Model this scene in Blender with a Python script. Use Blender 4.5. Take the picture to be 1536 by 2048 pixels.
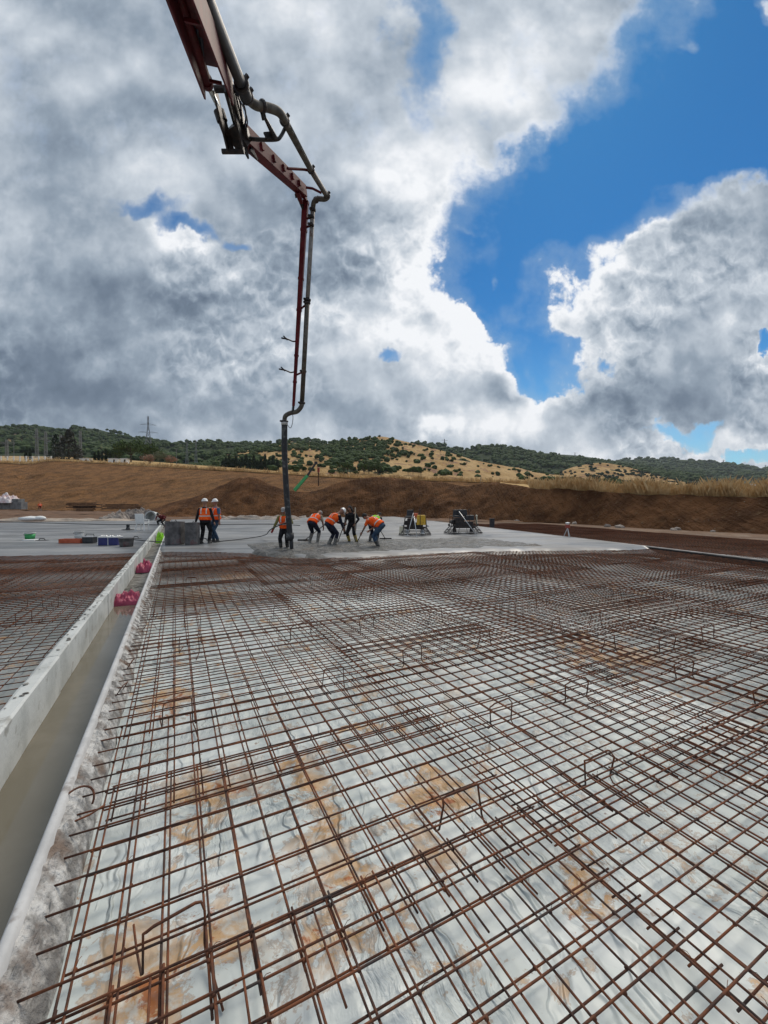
import bpy, bmesh, math, random
from mathutils import Vector, Matrix, noise, Quaternion
random.seed(7)
R = math.radians
scene = bpy.context.scene
C = scene.collection
for o in list(bpy.data.objects): bpy.data.objects.remove(o)

# ------------------------------------------------------------------ camera
F = 825.0; HZ = 1011.0; CAMH = 1.6
PITCH = math.atan((1024 - HZ) / F)
cd = bpy.data.cameras.new('camera'); cam = bpy.data.objects.new('camera', cd); C.objects.link(cam)
cam.location = (0, 0, CAMH); cam.rotation_euler = (math.pi/2 - PITCH, 0, 0)
cd.sensor_fit = 'HORIZONTAL'; cd.sensor_width = 36; cd.lens = F/1536*36
cd.clip_start = 0.05; cd.clip_end = 9000
scene.camera = cam
scene.render.resolution_x = 768; scene.render.resolution_y = 1024
cp, sp = math.cos(PITCH), math.sin(PITCH)
def ray(px, py):
    u = (px-768)/F; v = (1024-py)/F
    return Vector((u, cp + v*sp, -sp + v*cp))
def PY(px, py, Y):          # point seen at (px,py) at forward distance Y
    d = ray(px, py); return Vector((0, 0, CAMH)) + d*(Y/d.y)
def PG(px, py, z=0.0):      # point seen at (px,py) at height z
    d = ray(px, py); return Vector((0, 0, CAMH)) + d*((z-CAMH)/d.z)
TH = math.atan((768-353)/F)
UA = Vector((-math.sin(TH), math.cos(TH), 0)); UB = Vector((math.cos(TH), math.sin(TH), 0))
GROT = TH                   # rotation so that local x = UB, local y = UA
def AB(a, b, z=0.0): return UA*a + UB*b + Vector((0, 0, z))
def toAB(p): return p.dot(UA), p.dot(UB)

# ------------------------------------------------------------------ world / sky
SUN_AZ = R(22); SUN_EL = R(52)      # azimuth to the right of the view direction
sun_dir = Vector((math.sin(SUN_AZ)*math.cos(SUN_EL), math.cos(SUN_AZ)*math.cos(SUN_EL), math.sin(SUN_EL)))
w = bpy.data.worlds.new("World"); scene.world = w; w.use_nodes = True
w.cycles.sampling_method = 'MANUAL'; w.cycles.sample_map_resolution = 512
nt = w.node_tree; nt.nodes.clear()
class NB:
    def __init__(s, nt): s.nt = nt
    def new(s, t, **k):
        n = s.nt.nodes.new(t)
        for a, b in k.items(): setattr(n, a, b)
        return n
    def link(s, a, b): s.nt.links.new(a, b)
    def setin(s, sock, v):
        if isinstance(v, bpy.types.NodeSocket): s.link(v, sock)
        else: sock.default_value = v
    def m(s, op, a, b=0.0, c=0.0, clamp=False):
        n = s.new('ShaderNodeMath', operation=op); n.use_clamp = clamp
        s.setin(n.inputs[0], a); s.setin(n.inputs[1], b); s.setin(n.inputs[2], c)
        return n.outputs[0]
    def vm(s, op, a, b=(0, 0, 0), sc=None):
        n = s.new('ShaderNodeVectorMath', operation=op)
        s.setin(n.inputs[0], a); s.setin(n.inputs[1], b)
        if sc is not None: s.setin(n.inputs['Scale'], sc)
        return n.outputs[0]
    def noise(s, vec, scale, detail=6, rough=.55, dist=0.0, lac=2.0, col=False):
        n = s.new('ShaderNodeTexNoise'); n.inputs['Scale'].default_value = scale
        n.inputs['Detail'].default_value = detail; n.inputs['Roughness'].default_value = rough
        n.inputs['Distortion'].default_value = dist; n.inputs['Lacunarity'].default_value = lac
        s.link(vec, n.inputs['Vector'])
        return n.outputs['Color' if col else 'Fac']
    def ss(s, v, lo, hi, a=0.0, b=1.0):
        n = s.new('ShaderNodeMapRange', interpolation_type='SMOOTHSTEP')
        s.setin(n.inputs['Value'], v); s.setin(n.inputs['From Min'], lo); s.setin(n.inputs['From Max'], hi)
        s.setin(n.inputs['To Min'], a); s.setin(n.inputs['To Max'], b)
        return n.outputs['Result']
    def mix(s, f, a, b, mode='MIX'):
        n = s.new('ShaderNodeMix', data_type='RGBA', blend_type=mode)
        s.setin(n.inputs[0], f)
        for i, v in ((6, a), (7, b)):
            if isinstance(v, bpy.types.NodeSocket): s.link(v, n.inputs[i])
            else: n.inputs[i].default_value = tuple(v) + ((1,) if len(v) == 3 else ())
        return n.outputs[2]
B = NB(nt)
tc = B.new('ShaderNodeTexCoord').outputs['Generated']
sx = B.new('ShaderNodeSeparateXYZ'); B.link(tc, sx.inputs[0])
ya = B.m('MAXIMUM', B.m('ABSOLUTE', sx.outputs[1]), .16)
U = B.m('DIVIDE', sx.outputs[0], ya); V = B.m('DIVIDE', sx.outputs[2], ya)
cx = B.new('ShaderNodeCombineXYZ'); B.link(B.m('MULTIPLY_ADD', U, .825, .768), cx.inputs[0]); B.link(B.m('MULTIPLY_ADD', V, -.825, 1.011), cx.inputs[1])
P = cx.outputs[0]          # direction on a plane one unit ahead, in thousandths
def noise2(vec, scale, detail, rough, dist=0.0, col=False):
    n = B.new('ShaderNodeTexNoise', noise_dimensions='2D'); n.inputs['Scale'].default_value = scale
    n.inputs['Detail'].default_value = detail; n.inputs['Roughness'].default_value = rough; n.inputs['Distortion'].default_value = dist
    B.link(vec, n.inputs['Vector']); return n.outputs['Color' if col else 'Fac']
def warp(vec, scale, detail, amp):
    return B.vm('ADD', vec, B.vm('SCALE', B.vm('SUBTRACT', noise2(vec, scale, detail, .55, col=True), (.5, .5, .5)), sc=amp))
PW = warp(P, 7.0, 5, .16)
sw = B.new('ShaderNodeSeparateXYZ'); B.link(PW, sw.inputs[0]); WX, WY = sw.outputs[0], sw.outputs[1]
def curve(pts):
    fc = B.new('ShaderNodeFloatCurve'); c = fc.mapping.curves[0]; fc.mapping.use_clip = False
    ps = [(y/1000.0, x/2000.0) for y, x in pts]
    c.points[0].location = ps[0]; c.points[1].location = ps[-1]
    for p_ in ps[1:-1]: c.points.new(*p_)
    for q in c.points: q.handle_type = 'VECTOR'
    fc.mapping.update(); B.link(WY, fc.inputs['Value'])
    return B.m('MULTIPLY', fc.outputs[0], 2.0)
XL = curve([(0, 1350), (60, 1300), (130, 1235), (200, 1195), (255, 1175), (300, 1080), (330, 985), (400, 940), (480, 915), (520, 893), (560, 872), (600, 900), (635, 940), (652, 1010), (668, 1030), (735, 1032), (775, 1060), (815, 1140), (1000, 1400)])
XR = curve([(0, 1700), (335, 1640), (350, 1530), (380, 1405), (410, 1345), (450, 1290), (480, 1225), (505, 1172), (540, 1135), (580, 1112), (620, 1082), (650, 1070), (672, 1095), (695, 1140), (730, 1160), (760, 1148), (790, 1120), (810, 1060), (1000, 700)])
sd = B.m('MULTIPLY', B.m('MINIMUM', B.m('SUBTRACT', WX, XL), B.m('SUBTRACT', XR, WX)), 10.0)   # >0 inside the blue gap, per 100
def blob(vec, cx_, cy_, rx, ry):
    q = B.vm('MULTIPLY_ADD', vec, (1000/rx, 1000/ry, 0)); q.node.inputs[2].default_value = (-cx_/rx, -cy_/ry, 0)
    n = B.new('ShaderNodeVectorMath', operation='LENGTH'); B.link(q, n.inputs[0])
    return B.ss(n.outputs['Value'], 1.0, 0.0)
def field(vec, blobs):
    tot = None
    for (a, b, rx, ry, wgt) in blobs:
        v = blob(vec, a, b, rx, ry)
        tot = B.m('MULTIPLY', v, wgt) if tot is None else B.m('MULTIPLY_ADD', v, wgt, tot)
    return tot
HOLES = [(848, 100, 80, 240, 1.5), (300, 415, 120, 44, 1.45), (395, 455, 95, 36, 1.4), (778, 730, 60, 40, 1.35), (480, 487, 60, 30, .9),
         (1360, 878, 130, 36, 1.45), (1410, 850, 90, 26, 1.2), (1542, 680, 24, 20, 2.0), (1500, 926, 200, 22, 1.35), (960, 250, 40, 60, .5), (1030, 740, 40, 60, .7)]
PUFF = [(1545, 20, 75, 65, 2.4), (1350, 105, 36, 26, .9), (980, 570, 22, 22, .9), (960, 430, 40, 20, .5)]
hol = field(PW, HOLES)
cov = B.m('ADD', B.m('SUBTRACT', B.m('MINIMUM', B.m('MULTIPLY', sd, -1.0), 1.1), hol), field(PW, PUFF))
def puffs(vec, sc):
    v = B.new('ShaderNodeTexVoronoi', voronoi_dimensions='2D', feature='F1'); v.inputs['Scale'].default_value = sc
    v.inputs['Detail'].default_value = 3.0; v.inputs['Roughness'].default_value = .55; v.inputs['Lacunarity'].default_value = 2.1; v.normalize = True
    B.link(vec, v.inputs['Vector']); return v.outputs['Distance']
PP = warp(P, 22.0, 3, .030)
fb = noise2(P, 9.0, 9, .60)
pf = puffs(PP, 15.0)
zone = B.ss(WY, .30, .58)                              # towering cumulus lower down, torn sheets above
d0 = B.m('ADD', cov, B.m('ADD', B.m('MULTIPLY', B.m('SUBTRACT', fb, .5), B.m('MULTIPLY_ADD', zone, -.9, 2.1)), B.m('MULTIPLY', B.m('MULTIPLY', B.m('SUBTRACT', .20, pf), zone), 1.5)))
soft = B.m('MULTIPLY_ADD', zone, -.75, 1.0)
alpha = B.ss(d0, -.10, B.m('MULTIPLY_ADD', hol, .45, soft))
wisp = B.ss(d0, -.9, .1)
dn = B.m('ADD', d0, B.m('MULTIPLY', hol, .75))
rim = B.m('SUBTRACT', 1.0, B.ss(dn, .10, 1.15))
off = B.vm('ADD', P, (.016, -.040, 0))
def relief(v): return noise2(v, 4.2, 5, .50)
r0 = relief(P); rel = B.m('SUBTRACT', r0, relief(off))
pf2 = puffs(B.vm('ADD', PP, (.003, -.014, 0)), 15.0)
relp = B.m('MULTIPLY', B.m('SUBTRACT', pf2, pf), B.m('MULTIPLY', B.m('MULTIPLY_ADD', zone, .75, .12), B.ss(noise2(P, 3.0, 2, .5), .35, .62, .25, 1.0)))
TONE = [(80, 790, 380, 190, -.26), (120, 640, 420, 190, -.11), (420, 640, 330, 160, -.10), (620, 800, 330, 170, -.16), (60, 300, 300, 260, -.03), (420, 250, 220, 160, -.06),
        (1380, 720, 330, 160, -.20), (1380, 560, 160, 130, .06), (1250, 800, 330, 100, -.18), (620, 450, 160, 160, -.08), (560, 330, 260, 160, -.05),
        (830, 420, 190, 330, .30), (1010, 150, 260, 240, .28), (640, 60, 300, 200, .20), (340, 520, 330, 80, .16), (380, 470, 90, 60, .3), (290, 300, 180, 80, .08),
        (920, 690, 190, 120, .36), (760, 640, 130, 80, .12), (1010, 850, 220, 70, .28), (860, 862, 70, 46, .45), (1060, 830, 120, 50, .2), (1450, 900, 200, 50, .38), (680, 710, 60, 60, .12), (1230, 950, 400, 60, .08), (250, 860, 300, 60, .06)]
tone = field(PW, TONE)
big = B.m('MULTIPLY', B.m('SUBTRACT', noise2(P, 2.3, 4, .5), .5), .50)
Lv = B.m('ADD', B.m('ADD', B.m('ADD', .59, tone), B.m('MULTIPLY', rim, .36)), B.m('ADD', B.m('MULTIPLY', rel, 1.0), B.m('ADD', big, B.m('ADD', B.m('MULTIPLY', relp, 1.3), B.m('MULTIPLY', B.m('SUBTRACT', fb, .5), .12)))))
cr = B.new('ShaderNodeValToRGB'); B.link(Lv, cr.inputs[0])
el = cr.color_ramp.elements
el[0].position = 0.0; el[0].color = (.095, .135, .190, 1)
el[1].position = 1.0; el[1].color = (.93, .95, .98, 1)
for p_, c_ in ((.28, (.165, .215, .285)), (.5, (.30, .365, .445)), (.75, (.56, .62, .69))):
    e = el.new(p_); e.color = c_ + (1,)
sky = B.new('ShaderNodeTexSky', sky_type='NISHITA'); sky.sun_disc = False
sky.sun_elevation = SUN_EL; sky.sun_rotation = SUN_AZ; sky.altitude = 600; sky.air_density = 1.0; sky.dust_density = .3; sky.ozone_density = 2.5
WS = 0.10
tint = B.mix(B.ss(V, .0, .55), (.55, .92, 1.0), (.17, .60, .90)); skyc = B.mix(1.0, sky.outputs[0], tint, 'MULTIPLY')
cl = B.vm('SCALE', cr.outputs[0], sc=1.0/WS)
base = B.mix(B.m('MULTIPLY', wisp, .30), skyc, (4.2, 5.4, 6.6))
final = B.mix(alpha, base, cl)
bg = B.new('ShaderNodeBackground'); bg.inputs['Strength'].default_value = WS
B.link(final, bg.inputs[0]); ow = B.new('ShaderNodeOutputWorld'); B.link(bg.outputs[0], ow.inputs[0])

sl = bpy.data.lights.new('sun', 'SUN'); sl.energy = 2.5; sl.angle = R(34); sl.color = (1, .90, .76)
so = bpy.data.objects.new('sun', sl); C.objects.link(so)
so.rotation_euler = (-sun_dir).to_track_quat('-Z', 'Y').to_euler()
scene.view_settings.view_transform = 'Standard'; scene.view_settings.look = 'None'
scene.view_settings.exposure = 0; scene.view_settings.gamma = 1
# ------------------------------------------------------------------ helpers
def tag(o, label=None, cat=None, group=None, kind=None):
    if label: o['label'] = label
    if cat: o['category'] = cat
    if group: o['group'] = group
    if kind: o['kind'] = kind
    return o
def empty(name, loc=(0, 0, 0), rz=0.0):
    o = bpy.data.objects.new(name, None); C.objects.link(o); o.location = loc; o.rotation_euler = (0, 0, rz)
    o.empty_display_size = .2; return o
def mobj(name, me, mats=None, parent=None, loc=None, rz=0.0):
    o = bpy.data.objects.new(name, me); C.objects.link(o)
    if mats:
        for m_ in (mats if isinstance(mats, (list, tuple)) else [mats]): me.materials.append(m_)
    if loc is not None: o.location = loc
    if rz: o.rotation_euler = (0, 0, rz)
    if parent: o.parent = parent
    return o
def copy_tree(o, parent=None):
    c = o.copy(); C.objects.link(c); c.parent = parent
    for ch in list(o.children): copy_tree(ch, c)
    return c
class MB:
    """collects shapes, builds one mesh"""
    def __init__(s): s.v = []; s.f = []; s.mi = []; s.cur = 0
    def add(s, vs, fs):
        n = len(s.v); s.v += [tuple(v) for v in vs]; s.f += [tuple(i+n for i in f) for f in fs]; s.mi += [s.cur]*len(fs)
    def box(s, c, d, M=None, top=1.0):
        x, y, z = d[0]/2, d[1]/2, d[2]/2
        vs = [Vector((sx_*x*(top if sz_ > 0 else 1), sy_*y*(top if sz_ > 0 else 1), sz_*z)) for sz_ in (-1, 1) for sx_, sy_ in ((-1, -1), (1, -1), (1, 1), (-1, 1))]
        if M is not None: vs = [M @ v for v in vs]
        c = Vector(c); vs = [v + c for v in vs]
        s.add(vs, [(3, 2, 1, 0), (4, 5, 6, 7), (0, 1, 5, 4), (1, 2, 6, 5), (2, 3, 7, 6), (3, 0, 4, 7)])
    def beam(s, p0, p1, w0, h0, w1=None, h1=None, up=(0, 0, 1)):
        p0, p1 = Vector(p0), Vector(p1); w1 = w0 if w1 is None else w1; h1 = h0 if h1 is None else h1
        d = (p1-p0).normalized(); x = d.cross(Vector(up)).normalized(); y = x.cross(d)
        vs = []
        for p, w_, h_ in ((p0, w0, h0), (p1, w1, h1)):
            for a, b in ((-1, -1), (1, -1), (1, 1), (-1, 1)): vs.append(p + x*(a*w_/2) + y*(b*h_/2))
        s.add(vs, [(3, 2, 1, 0), (4, 5, 6, 7), (0, 1, 5, 4), (1, 2, 6, 5), (2, 3, 7, 6), (3, 0, 4, 7)])
    def tube(s, pts, r, n=8, caps=True, ell=None, side=None):
        pts = [Vector(p) for p in pts]; k = len(pts)
        rs = r if isinstance(r, (list, tuple)) else [r]*k
        vs = []; prev = Vector(side) if side else None
        for i, p in enumerate(pts):
            t = (pts[min(i+1, k-1)] - pts[max(i-1, 0)]).normalized()
            if prev is None:
                prev = t.cross(Vector((0, 0, 1)));
                if prev.length < .05: prev = t.cross(Vector((1, 0, 0)))
            x = (prev - t*prev.dot(t)).normalized(); prev = x if not side else Vector(side); y = t.cross(x)
            rr = rs[i]; ra, rb = rr if isinstance(rr, (tuple, list)) else (rr, rr)
            for j in range(n):
                a = 2*math.pi*j/n; vs.append(p + x*(ra*math.cos(a)) + y*(rb*math.sin(a)))
        fs = [(i*n+j, i*n+(j+1) % n, (i+1)*n+(j+1) % n, (i+1)*n+j) for i in range(k-1) for j in range(n)]
        if caps: fs += [tuple(reversed(range(n))), tuple(range((k-1)*n, k*n))]
        s.add(vs, fs)
    def ball(s, c, r, u=10, v=7, M=None):
        r = r if isinstance(r, (tuple, list)) else (r, r, r); c = Vector(c); vs = []
        for i in range(1, v):
            ph = math.pi*i/v
            for j in range(u):
                a = 2*math.pi*j/u; q = Vector((r[0]*math.sin(ph)*math.cos(a), r[1]*math.sin(ph)*math.sin(a), r[2]*math.cos(ph)))
                vs.append(c + (M @ q if M is not None else q))
        t_ = Vector((0, 0, r[2])); t_ = M @ t_ if M is not None else t_
        vs += [c+t_, c-t_]; T = len(vs)-2
        fs = [(i*u+j, (i+1)*u+j, (i+1)*u+(j+1) % u, i*u+(j+1) % u) for i in range(v-2) for j in range(u)]
        fs += [(T, j, (j+1) % u) for j in range(u)] + [(T+1, (v-2)*u+(j+1) % u, (v-2)*u+j) for j in range(u)]
        s.add(vs, fs)
    def lathe(s, c, prof, n=16, M=None):
        c = Vector(c); vs = []
        for r_, z_ in prof:
            for j in range(n):
                a = 2*math.pi*j/n; q = Vector((r_*math.cos(a), r_*math.sin(a), z_)); vs.append(c + (M @ q if M is not None else q))
        k = len(prof); fs = [(i*n+j, i*n+(j+1) % n, (i+1)*n+(j+1) % n, (i+1)*n+j) for i in range(k-1) for j in range(n)]
        if prof[0][0] > 1e-4: fs.append(tuple(reversed(range(n))))
        if prof[-1][0] > 1e-4: fs.append(tuple(range((k-1)*n, k*n)))
        s.add(vs, fs)
    def mesh(s, name, smooth=False):
        me = bpy.data.meshes.new(name); me.from_pydata(s.v, [], s.f)
        if any(s.mi): me.polygons.foreach_set('material_index', s.mi)
        if smooth: me.polygons.foreach_set('use_smooth', [True]*len(me.polygons))
        me.validate(); me.update(); return me
    def build(s, name, mats, parent=None, smooth=False, loc=None, rz=0.0, bevel=0):
        o = mobj(name, s.mesh(name, smooth), mats, parent, loc, rz)
        if bevel:
            md = o.modifiers.new('bevel', 'BEVEL'); md.width = bevel; md.segments = 2; md.limit_method = 'ANGLE'
        return o
def fbm(p, o=4, H=1.0): return noise.fractal(Vector(p), H, 2.0, o)
def lerp(a, b, t): return a + (b-a)*t
def interp(pts, x):
    if x <= pts[0][0]: return pts[0][1]
    for (x0, y0), (x1, y1) in zip(pts, pts[1:]):
        if x <= x1: return y0 + (y1-y0)*(x-x0)/(x1-x0)
    return pts[-1][1]
def sinterp(pts, x):        # smooth (catmull-like) interpolation
    if x <= pts[0][0]: return pts[0][1]
    if x >= pts[-1][0]: return pts[-1][1]
    for i in range(len(pts)-1):
        if x <= pts[i+1][0]:
            x0, y0 = pts[i]; x1, y1 = pts[i+1]
            m0 = (y1-pts[i-1][1])/(x1-pts[i-1][0]) if i > 0 else (y1-y0)/(x1-x0)
            m1 = (pts[i+2][1]-y0)/(pts[i+2][0]-x0) if i+2 < len(pts) else (y1-y0)/(x1-x0)
            h = x1-x0; t = (x-x0)/h
            return (2*t**3-3*t*t+1)*y0 + (t**3-2*t*t+t)*h*m0 + (-2*t**3+3*t*t)*y1 + (t**3-t*t)*h*m1

# ------------------------------------------------------------------ materials
MATS = {}
def mat(name, c1, c2=None, scale=4.0, rough=.7, bump=0.0, bscale=None, metal=0.0, detail=6, lo=.38, hi=.62, c3=None, s3=1.0, lo3=.55, hi3=.7, bdist=.01, rr=None, alpha=None, spec=None, stretch=None, trans=0.0, bdet=6):
    if name in MATS: return MATS[name]
    m_ = bpy.data.materials.new(name); m_.use_nodes = True; t = m_.node_tree; N = NB(t)
    bs = t.nodes['Principled BSDF']; co = N.new('ShaderNodeTexCoord').outputs['Object']
    if stretch:
        mp = N.new('ShaderNodeMapping'); mp.inputs['Scale'].default_value = stretch; N.link(co, mp.inputs['Vector']); co = mp.outputs[0]
    c4 = lambda c: tuple(c)+(1,)
    if c2:
        f = N.ss(N.noise(co, scale, detail, .6), lo, hi); col = N.mix(f, c1, c2)
        if c3: col = N.mix(N.ss(N.noise(co, s3, 5, .6), lo3, hi3), col, c3)
        N.link(col, bs.inputs['Base Color'])
    else: bs.inputs['Base Color'].default_value = c4(c1)
    bs.inputs['Roughness'].default_value = rough; bs.inputs['Metallic'].default_value = metal
    if rr: N.link(N.ss(N.noise(co, rr[0], 4, .5), .35, .65, rr[1], rr[2]), bs.inputs['Roughness'])
    if spec is not None: bs.inputs['Specular IOR Level'].default_value = spec
    if trans: bs.inputs['Transmission Weight'].default_value = trans
    if bump:
        b_ = N.new('ShaderNodeBump'); b_.inputs['Strength'].default_value = bump; b_.inputs['Distance'].default_value = bdist
        N.link(N.noise(co, bscale or scale*3, bdet, .6), b_.inputs['Height']); N.link(b_.outputs[0], bs.inputs['Normal'])
    MATS[name] = m_; return m_
M_rebar = mat('rusty_steel', (.050, .022, .015), (.185, .060, .022), scale=9, rough=.8, bump=.5, bscale=90, c3=(.055, .045, .042), s3=3, bdist=.002, metal=.15)
M_conc = mat('fresh_concrete', (.20, .205, .21), (.29, .295, .30), scale=.9, rough=.5, bump=.25, bscale=12, c3=(.16, .165, .17), s3=.35, rr=(.8, .28, .62), stretch=(.35, 1, 1))
M_wetc = mat('wet_concrete', (.035, .036, .034), (.105, .108, .105), scale=3.5, rough=.35, bump=1.0, bscale=14, rr=(3, .30, .6), bdist=.09, c3=(.085, .065, .045), s3=1.4)
M_wall = mat('cast_concrete', (.42, .44, .43), (.56, .58, .57), scale=2.2, rough=.8, bump=.35, bscale=25, c3=(.33, .33, .31), s3=5, lo3=.56, hi3=.68, bdist=.01)
M_rough = mat('broken_concrete', (.20, .195, .19), (.60, .60, .59), scale=9, rough=.9, bump=1, bscale=26, bdist=.03, c3=(.20, .15, .12), s3=3.5, lo3=.48, hi3=.66)
M_soil = mat('brown_soil', (.088, .042, .020), (.165, .086, .042), scale=.55, rough=.95, bump=.8, bscale=6, bdist=.12, c3=(.13, .085, .055), s3=2.2, lo3=.5, hi3=.7)
M_red = mat('boom_red_paint', (.085, .008, .012), (.13, .014, .018), scale=3, rough=.65, spec=.2, c3=(.08, .035, .03), s3=9, bump=.15, bscale=40)
M_pipe = mat('worn_pipe_steel', (.055, .048, .038), (.11, .10, .08), scale=7, rough=.6, c3=(.10, .045, .03), s3=5, bump=.3, bscale=40, bdist=.004)
M_pipeg = mat('grey_pipe_steel', (.20, .195, .19), (.30, .29, .28), scale=6, rough=.55, c3=(.12, .07, .05), s3=8)
M_black = mat('black_rubber', (.022, .024, .028), (.038, .04, .045), scale=6, rough=.55, bump=.2, bscale=40, bdist=.003)
M_hosed = mat('dusty_rubber', (.03, .032, .036), (.16, .165, .165), scale=6, lo=.5, hi=.72, rough=.7)
M_darkm = mat('dark_steel', (.018, .017, .018), (.045, .032, .028), scale=8, rough=.5, metal=.3)
M_chrome = mat('bright_rod', (.55, .6, .58), rough=.2, metal=.9)
M_white = mat('white_plastic', (.72, .73, .72), (.80, .81, .80), scale=5, rough=.45)
M_alu = mat('bare_aluminium', (.52, .53, .54), (.62, .63, .64), scale=8, rough=.35, metal=.7)

# plastic membrane: pale polythene, folds, rust wash, mud
def plastic_mat(nm, kk, md):
    m_ = bpy.data.materials.new(nm); m_.use_nodes = True; t = m_.node_tree; N = NB(t); bs = t.nodes['Principled BSDF']
    co = N.new('ShaderNodeTexCoord').outputs['Object']
    cw = N.vm('ADD', co, N.vm('SCALE', N.vm('SUBTRACT', N.noise(co, 3.0, 3, .5, col=True), (.5, .5, .5)), sc=.25))
    base = N.mix(N.ss(N.noise(co, 1.3, 6, .6), .35, .65), tuple(x*kk for x in (.52, .58, .575)), tuple(x*kk for x in (.71, .765, .76)))
    bl_ = None
    for (x_, y_, r_) in ((290, 1980, .30), (410, 1900, .26), (640, 1660, .26), (690, 1740, .20), (590, 1530, .22), (400, 1590, .38), (330, 1410, .34), (645, 1890, .15), (705, 1815, .14), (690, 1850, .16), (650, 1610, .22), (620, 1560, .16), (870, 1700, .14), (1215, 1310, .7), (870, 1590, .25), (420, 1190, .9), (470, 1150, 1.0)):
        q_ = PG(x_, y_, -.145); v_ = N.vm('MULTIPLY_ADD', cw, (1/r_, 1/r_, 0)); v_.node.inputs[2].default_value = (-q_.x/r_, -q_.y/r_, 0)
        ln_ = N.new('ShaderNodeVectorMath', operation='LENGTH'); N.link(v_, ln_.inputs[0]); e_ = N.ss(ln_.outputs['Value'], 1.25, .2)
        bl_ = e_ if bl_ is None else N.m('MAXIMUM', bl_, e_)
    nst = N.m('MULTIPLY_ADD', bl_, .135, N.noise(cw, 4.2, 8, .68))
    st = N.m('MULTIPLY', N.ss(nst, .58, .61), N.ss(N.noise(cw, 13, 5, .7), .36, .56, .35, 1.0))                       # ochre wash
    rim = N.m('MULTIPLY', N.ss(nst, .56, .585), N.ss(nst, .61, .585))
    reg = N.ss(N.noise(co, .55, 3, .5), .38, .56)
    col = N.mix(N.m('MULTIPLY', N.m('MULTIPLY', st, N.m('MAXIMUM', reg, bl_)), .85), base, N.mix(N.noise(co, 14, 5, .6), (.48, .20, .030), (.58, .38, .16)))
    hot = N.ss(N.m('MULTIPLY_ADD', bl_, .11, N.noise(cw, 4.6, 8, .68)), .66, .71)
    col = N.mix(N.m('MULTIPLY', hot, .85), col, (.36, .10, .015))
    col = N.mix(N.m('MULTIPLY', rim, .5), col, (.30, .16, .07))
    dr = N.ss(N.noise(co, 26, 3, .5), .70, .76); col = N.mix(N.m('MULTIPLY', dr, .7), col, (.20, .13, .10))   # spatter
    mud = N.ss(N.noise(co, .32, 4, .55), .50, .66); col = N.mix(N.m('MULTIPLY', mud, md), col, (.24, .21, .17))
    N.link(col, bs.inputs['Base Color'])
    N.link(N.ss(N.noise(co, 4, 4, .5), .35, .65, .34, .55), bs.inputs['Roughness']); bs.inputs['Specular IOR Level'].default_value = .42
    b_ = N.new('ShaderNodeBump'); b_.inputs['Strength'].default_value = .9; b_.inputs['Distance'].default_value = .045
    mp = N.new('ShaderNodeMapping', vector_type='TEXTURE'); mp.inputs['Scale'].default_value = (.22, .85, 1); mp.inputs['Rotation'].default_value = (0, 0, TH-.15); N.link(cw, mp.inputs['Vector'])
    h = N.m('ABSOLUTE', N.m('SUBTRACT', N.noise(mp.outputs[0], 1.6, 5, .55), .5))
    h2 = N.m('ABSOLUTE', N.m('SUBTRACT', N.noise(cw, 5.5, 4, .5), .5))
    mk = N.ss(N.noise(co, 1.1, 3, .5), .44, .60)
    h3 = N.m('ABSOLUTE', N.m('SUBTRACT', N.noise(cw, 1.25, 3, .5), .5))
    N.link(N.m('ADD', N.m('MULTIPLY', N.m('ADD', N.m('MULTIPLY', h, 2.2), h2), mk), N.m('ADD', N.m('MULTIPLY', h3, 4.5), N.m('MULTIPLY', N.m('MULTIPLY', N.ss(N.m('ABSOLUTE', N.m('SUBTRACT', N.noise(mp.outputs[0], .8, 3, .5, .3), .5)), .05, .0), .34), N.ss(N.noise(co, 1.7, 2, .5), .42, .58)))), b_.inputs['Height']); N.link(b_.outputs[0], bs.inputs['Normal'])
    return m_
M_plast = plastic_mat('polythene_membrane', 1.0, .45); M_plast2 = plastic_mat('muddy_polythene', .40, .8); M_plast3 = plastic_mat('reflection_toned_polythene', .66, .8)  # last: weaker reflection on the right painted in as a darker base, with mud

ORD = ['first', 'second', 'third', 'fourth', 'fifth', 'sixth', 'seventh', 'eighth', 'ninth', 'tenth', 'eleventh', 'twelfth', 'thirteenth', 'fourteenth', 'fifteenth', 'sixteenth', 'seventeenth', 'eighteenth', 'nineteenth', 'twentieth']
ORD += ['twenty-'+o_ for o_ in ORD[:9]] + ['thirtieth'] + ['thirty-'+o_ for o_ in ORD[:9]] + ['fortieth'] + ['forty-'+o_ for o_ in ORD[:9]]
# ------------------------------------------------------------------ ground
gm = MB(); 
gm.add([(-3900, -390, 0), (3900, -390, 0), (3900, 3950, 0), (-3900, 3950, 0)], [(0, 1, 2, 3)])
M_ground = mat('earth', (.085, .045, .024), (.14, .08, .045), scale=.5, rough=.95, bump=.6, bscale=5, bdist=.08, c3=(.17, .13, .09), s3=.12)
tag(gm.build('ground', M_ground, loc=(0, 0, -.62)), kind='structure')

# pour edge (where the finished slab begins), given as points seen in the photograph's plan
def edge_ab(pts, z):
    r_ = sorted([(toAB(PG(x, y, z))[1], toAB(PG(x, y, z))[0]) for x, y in pts]); return r_
ZS = .08
front_R = edge_ab([(335, 1098), (430, 1099), (520, 1102), (570, 1110), (640, 1110), (720, 1108), (800, 1104), (880, 1101), (960, 1098), (1060, 1096), (1160, 1095), (1262, 1094)], ZS)
front_L = edge_ab([(-260, 1108), (-100, 1107), (0, 1107), (120, 1104), (232, 1102)], ZS)
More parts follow.
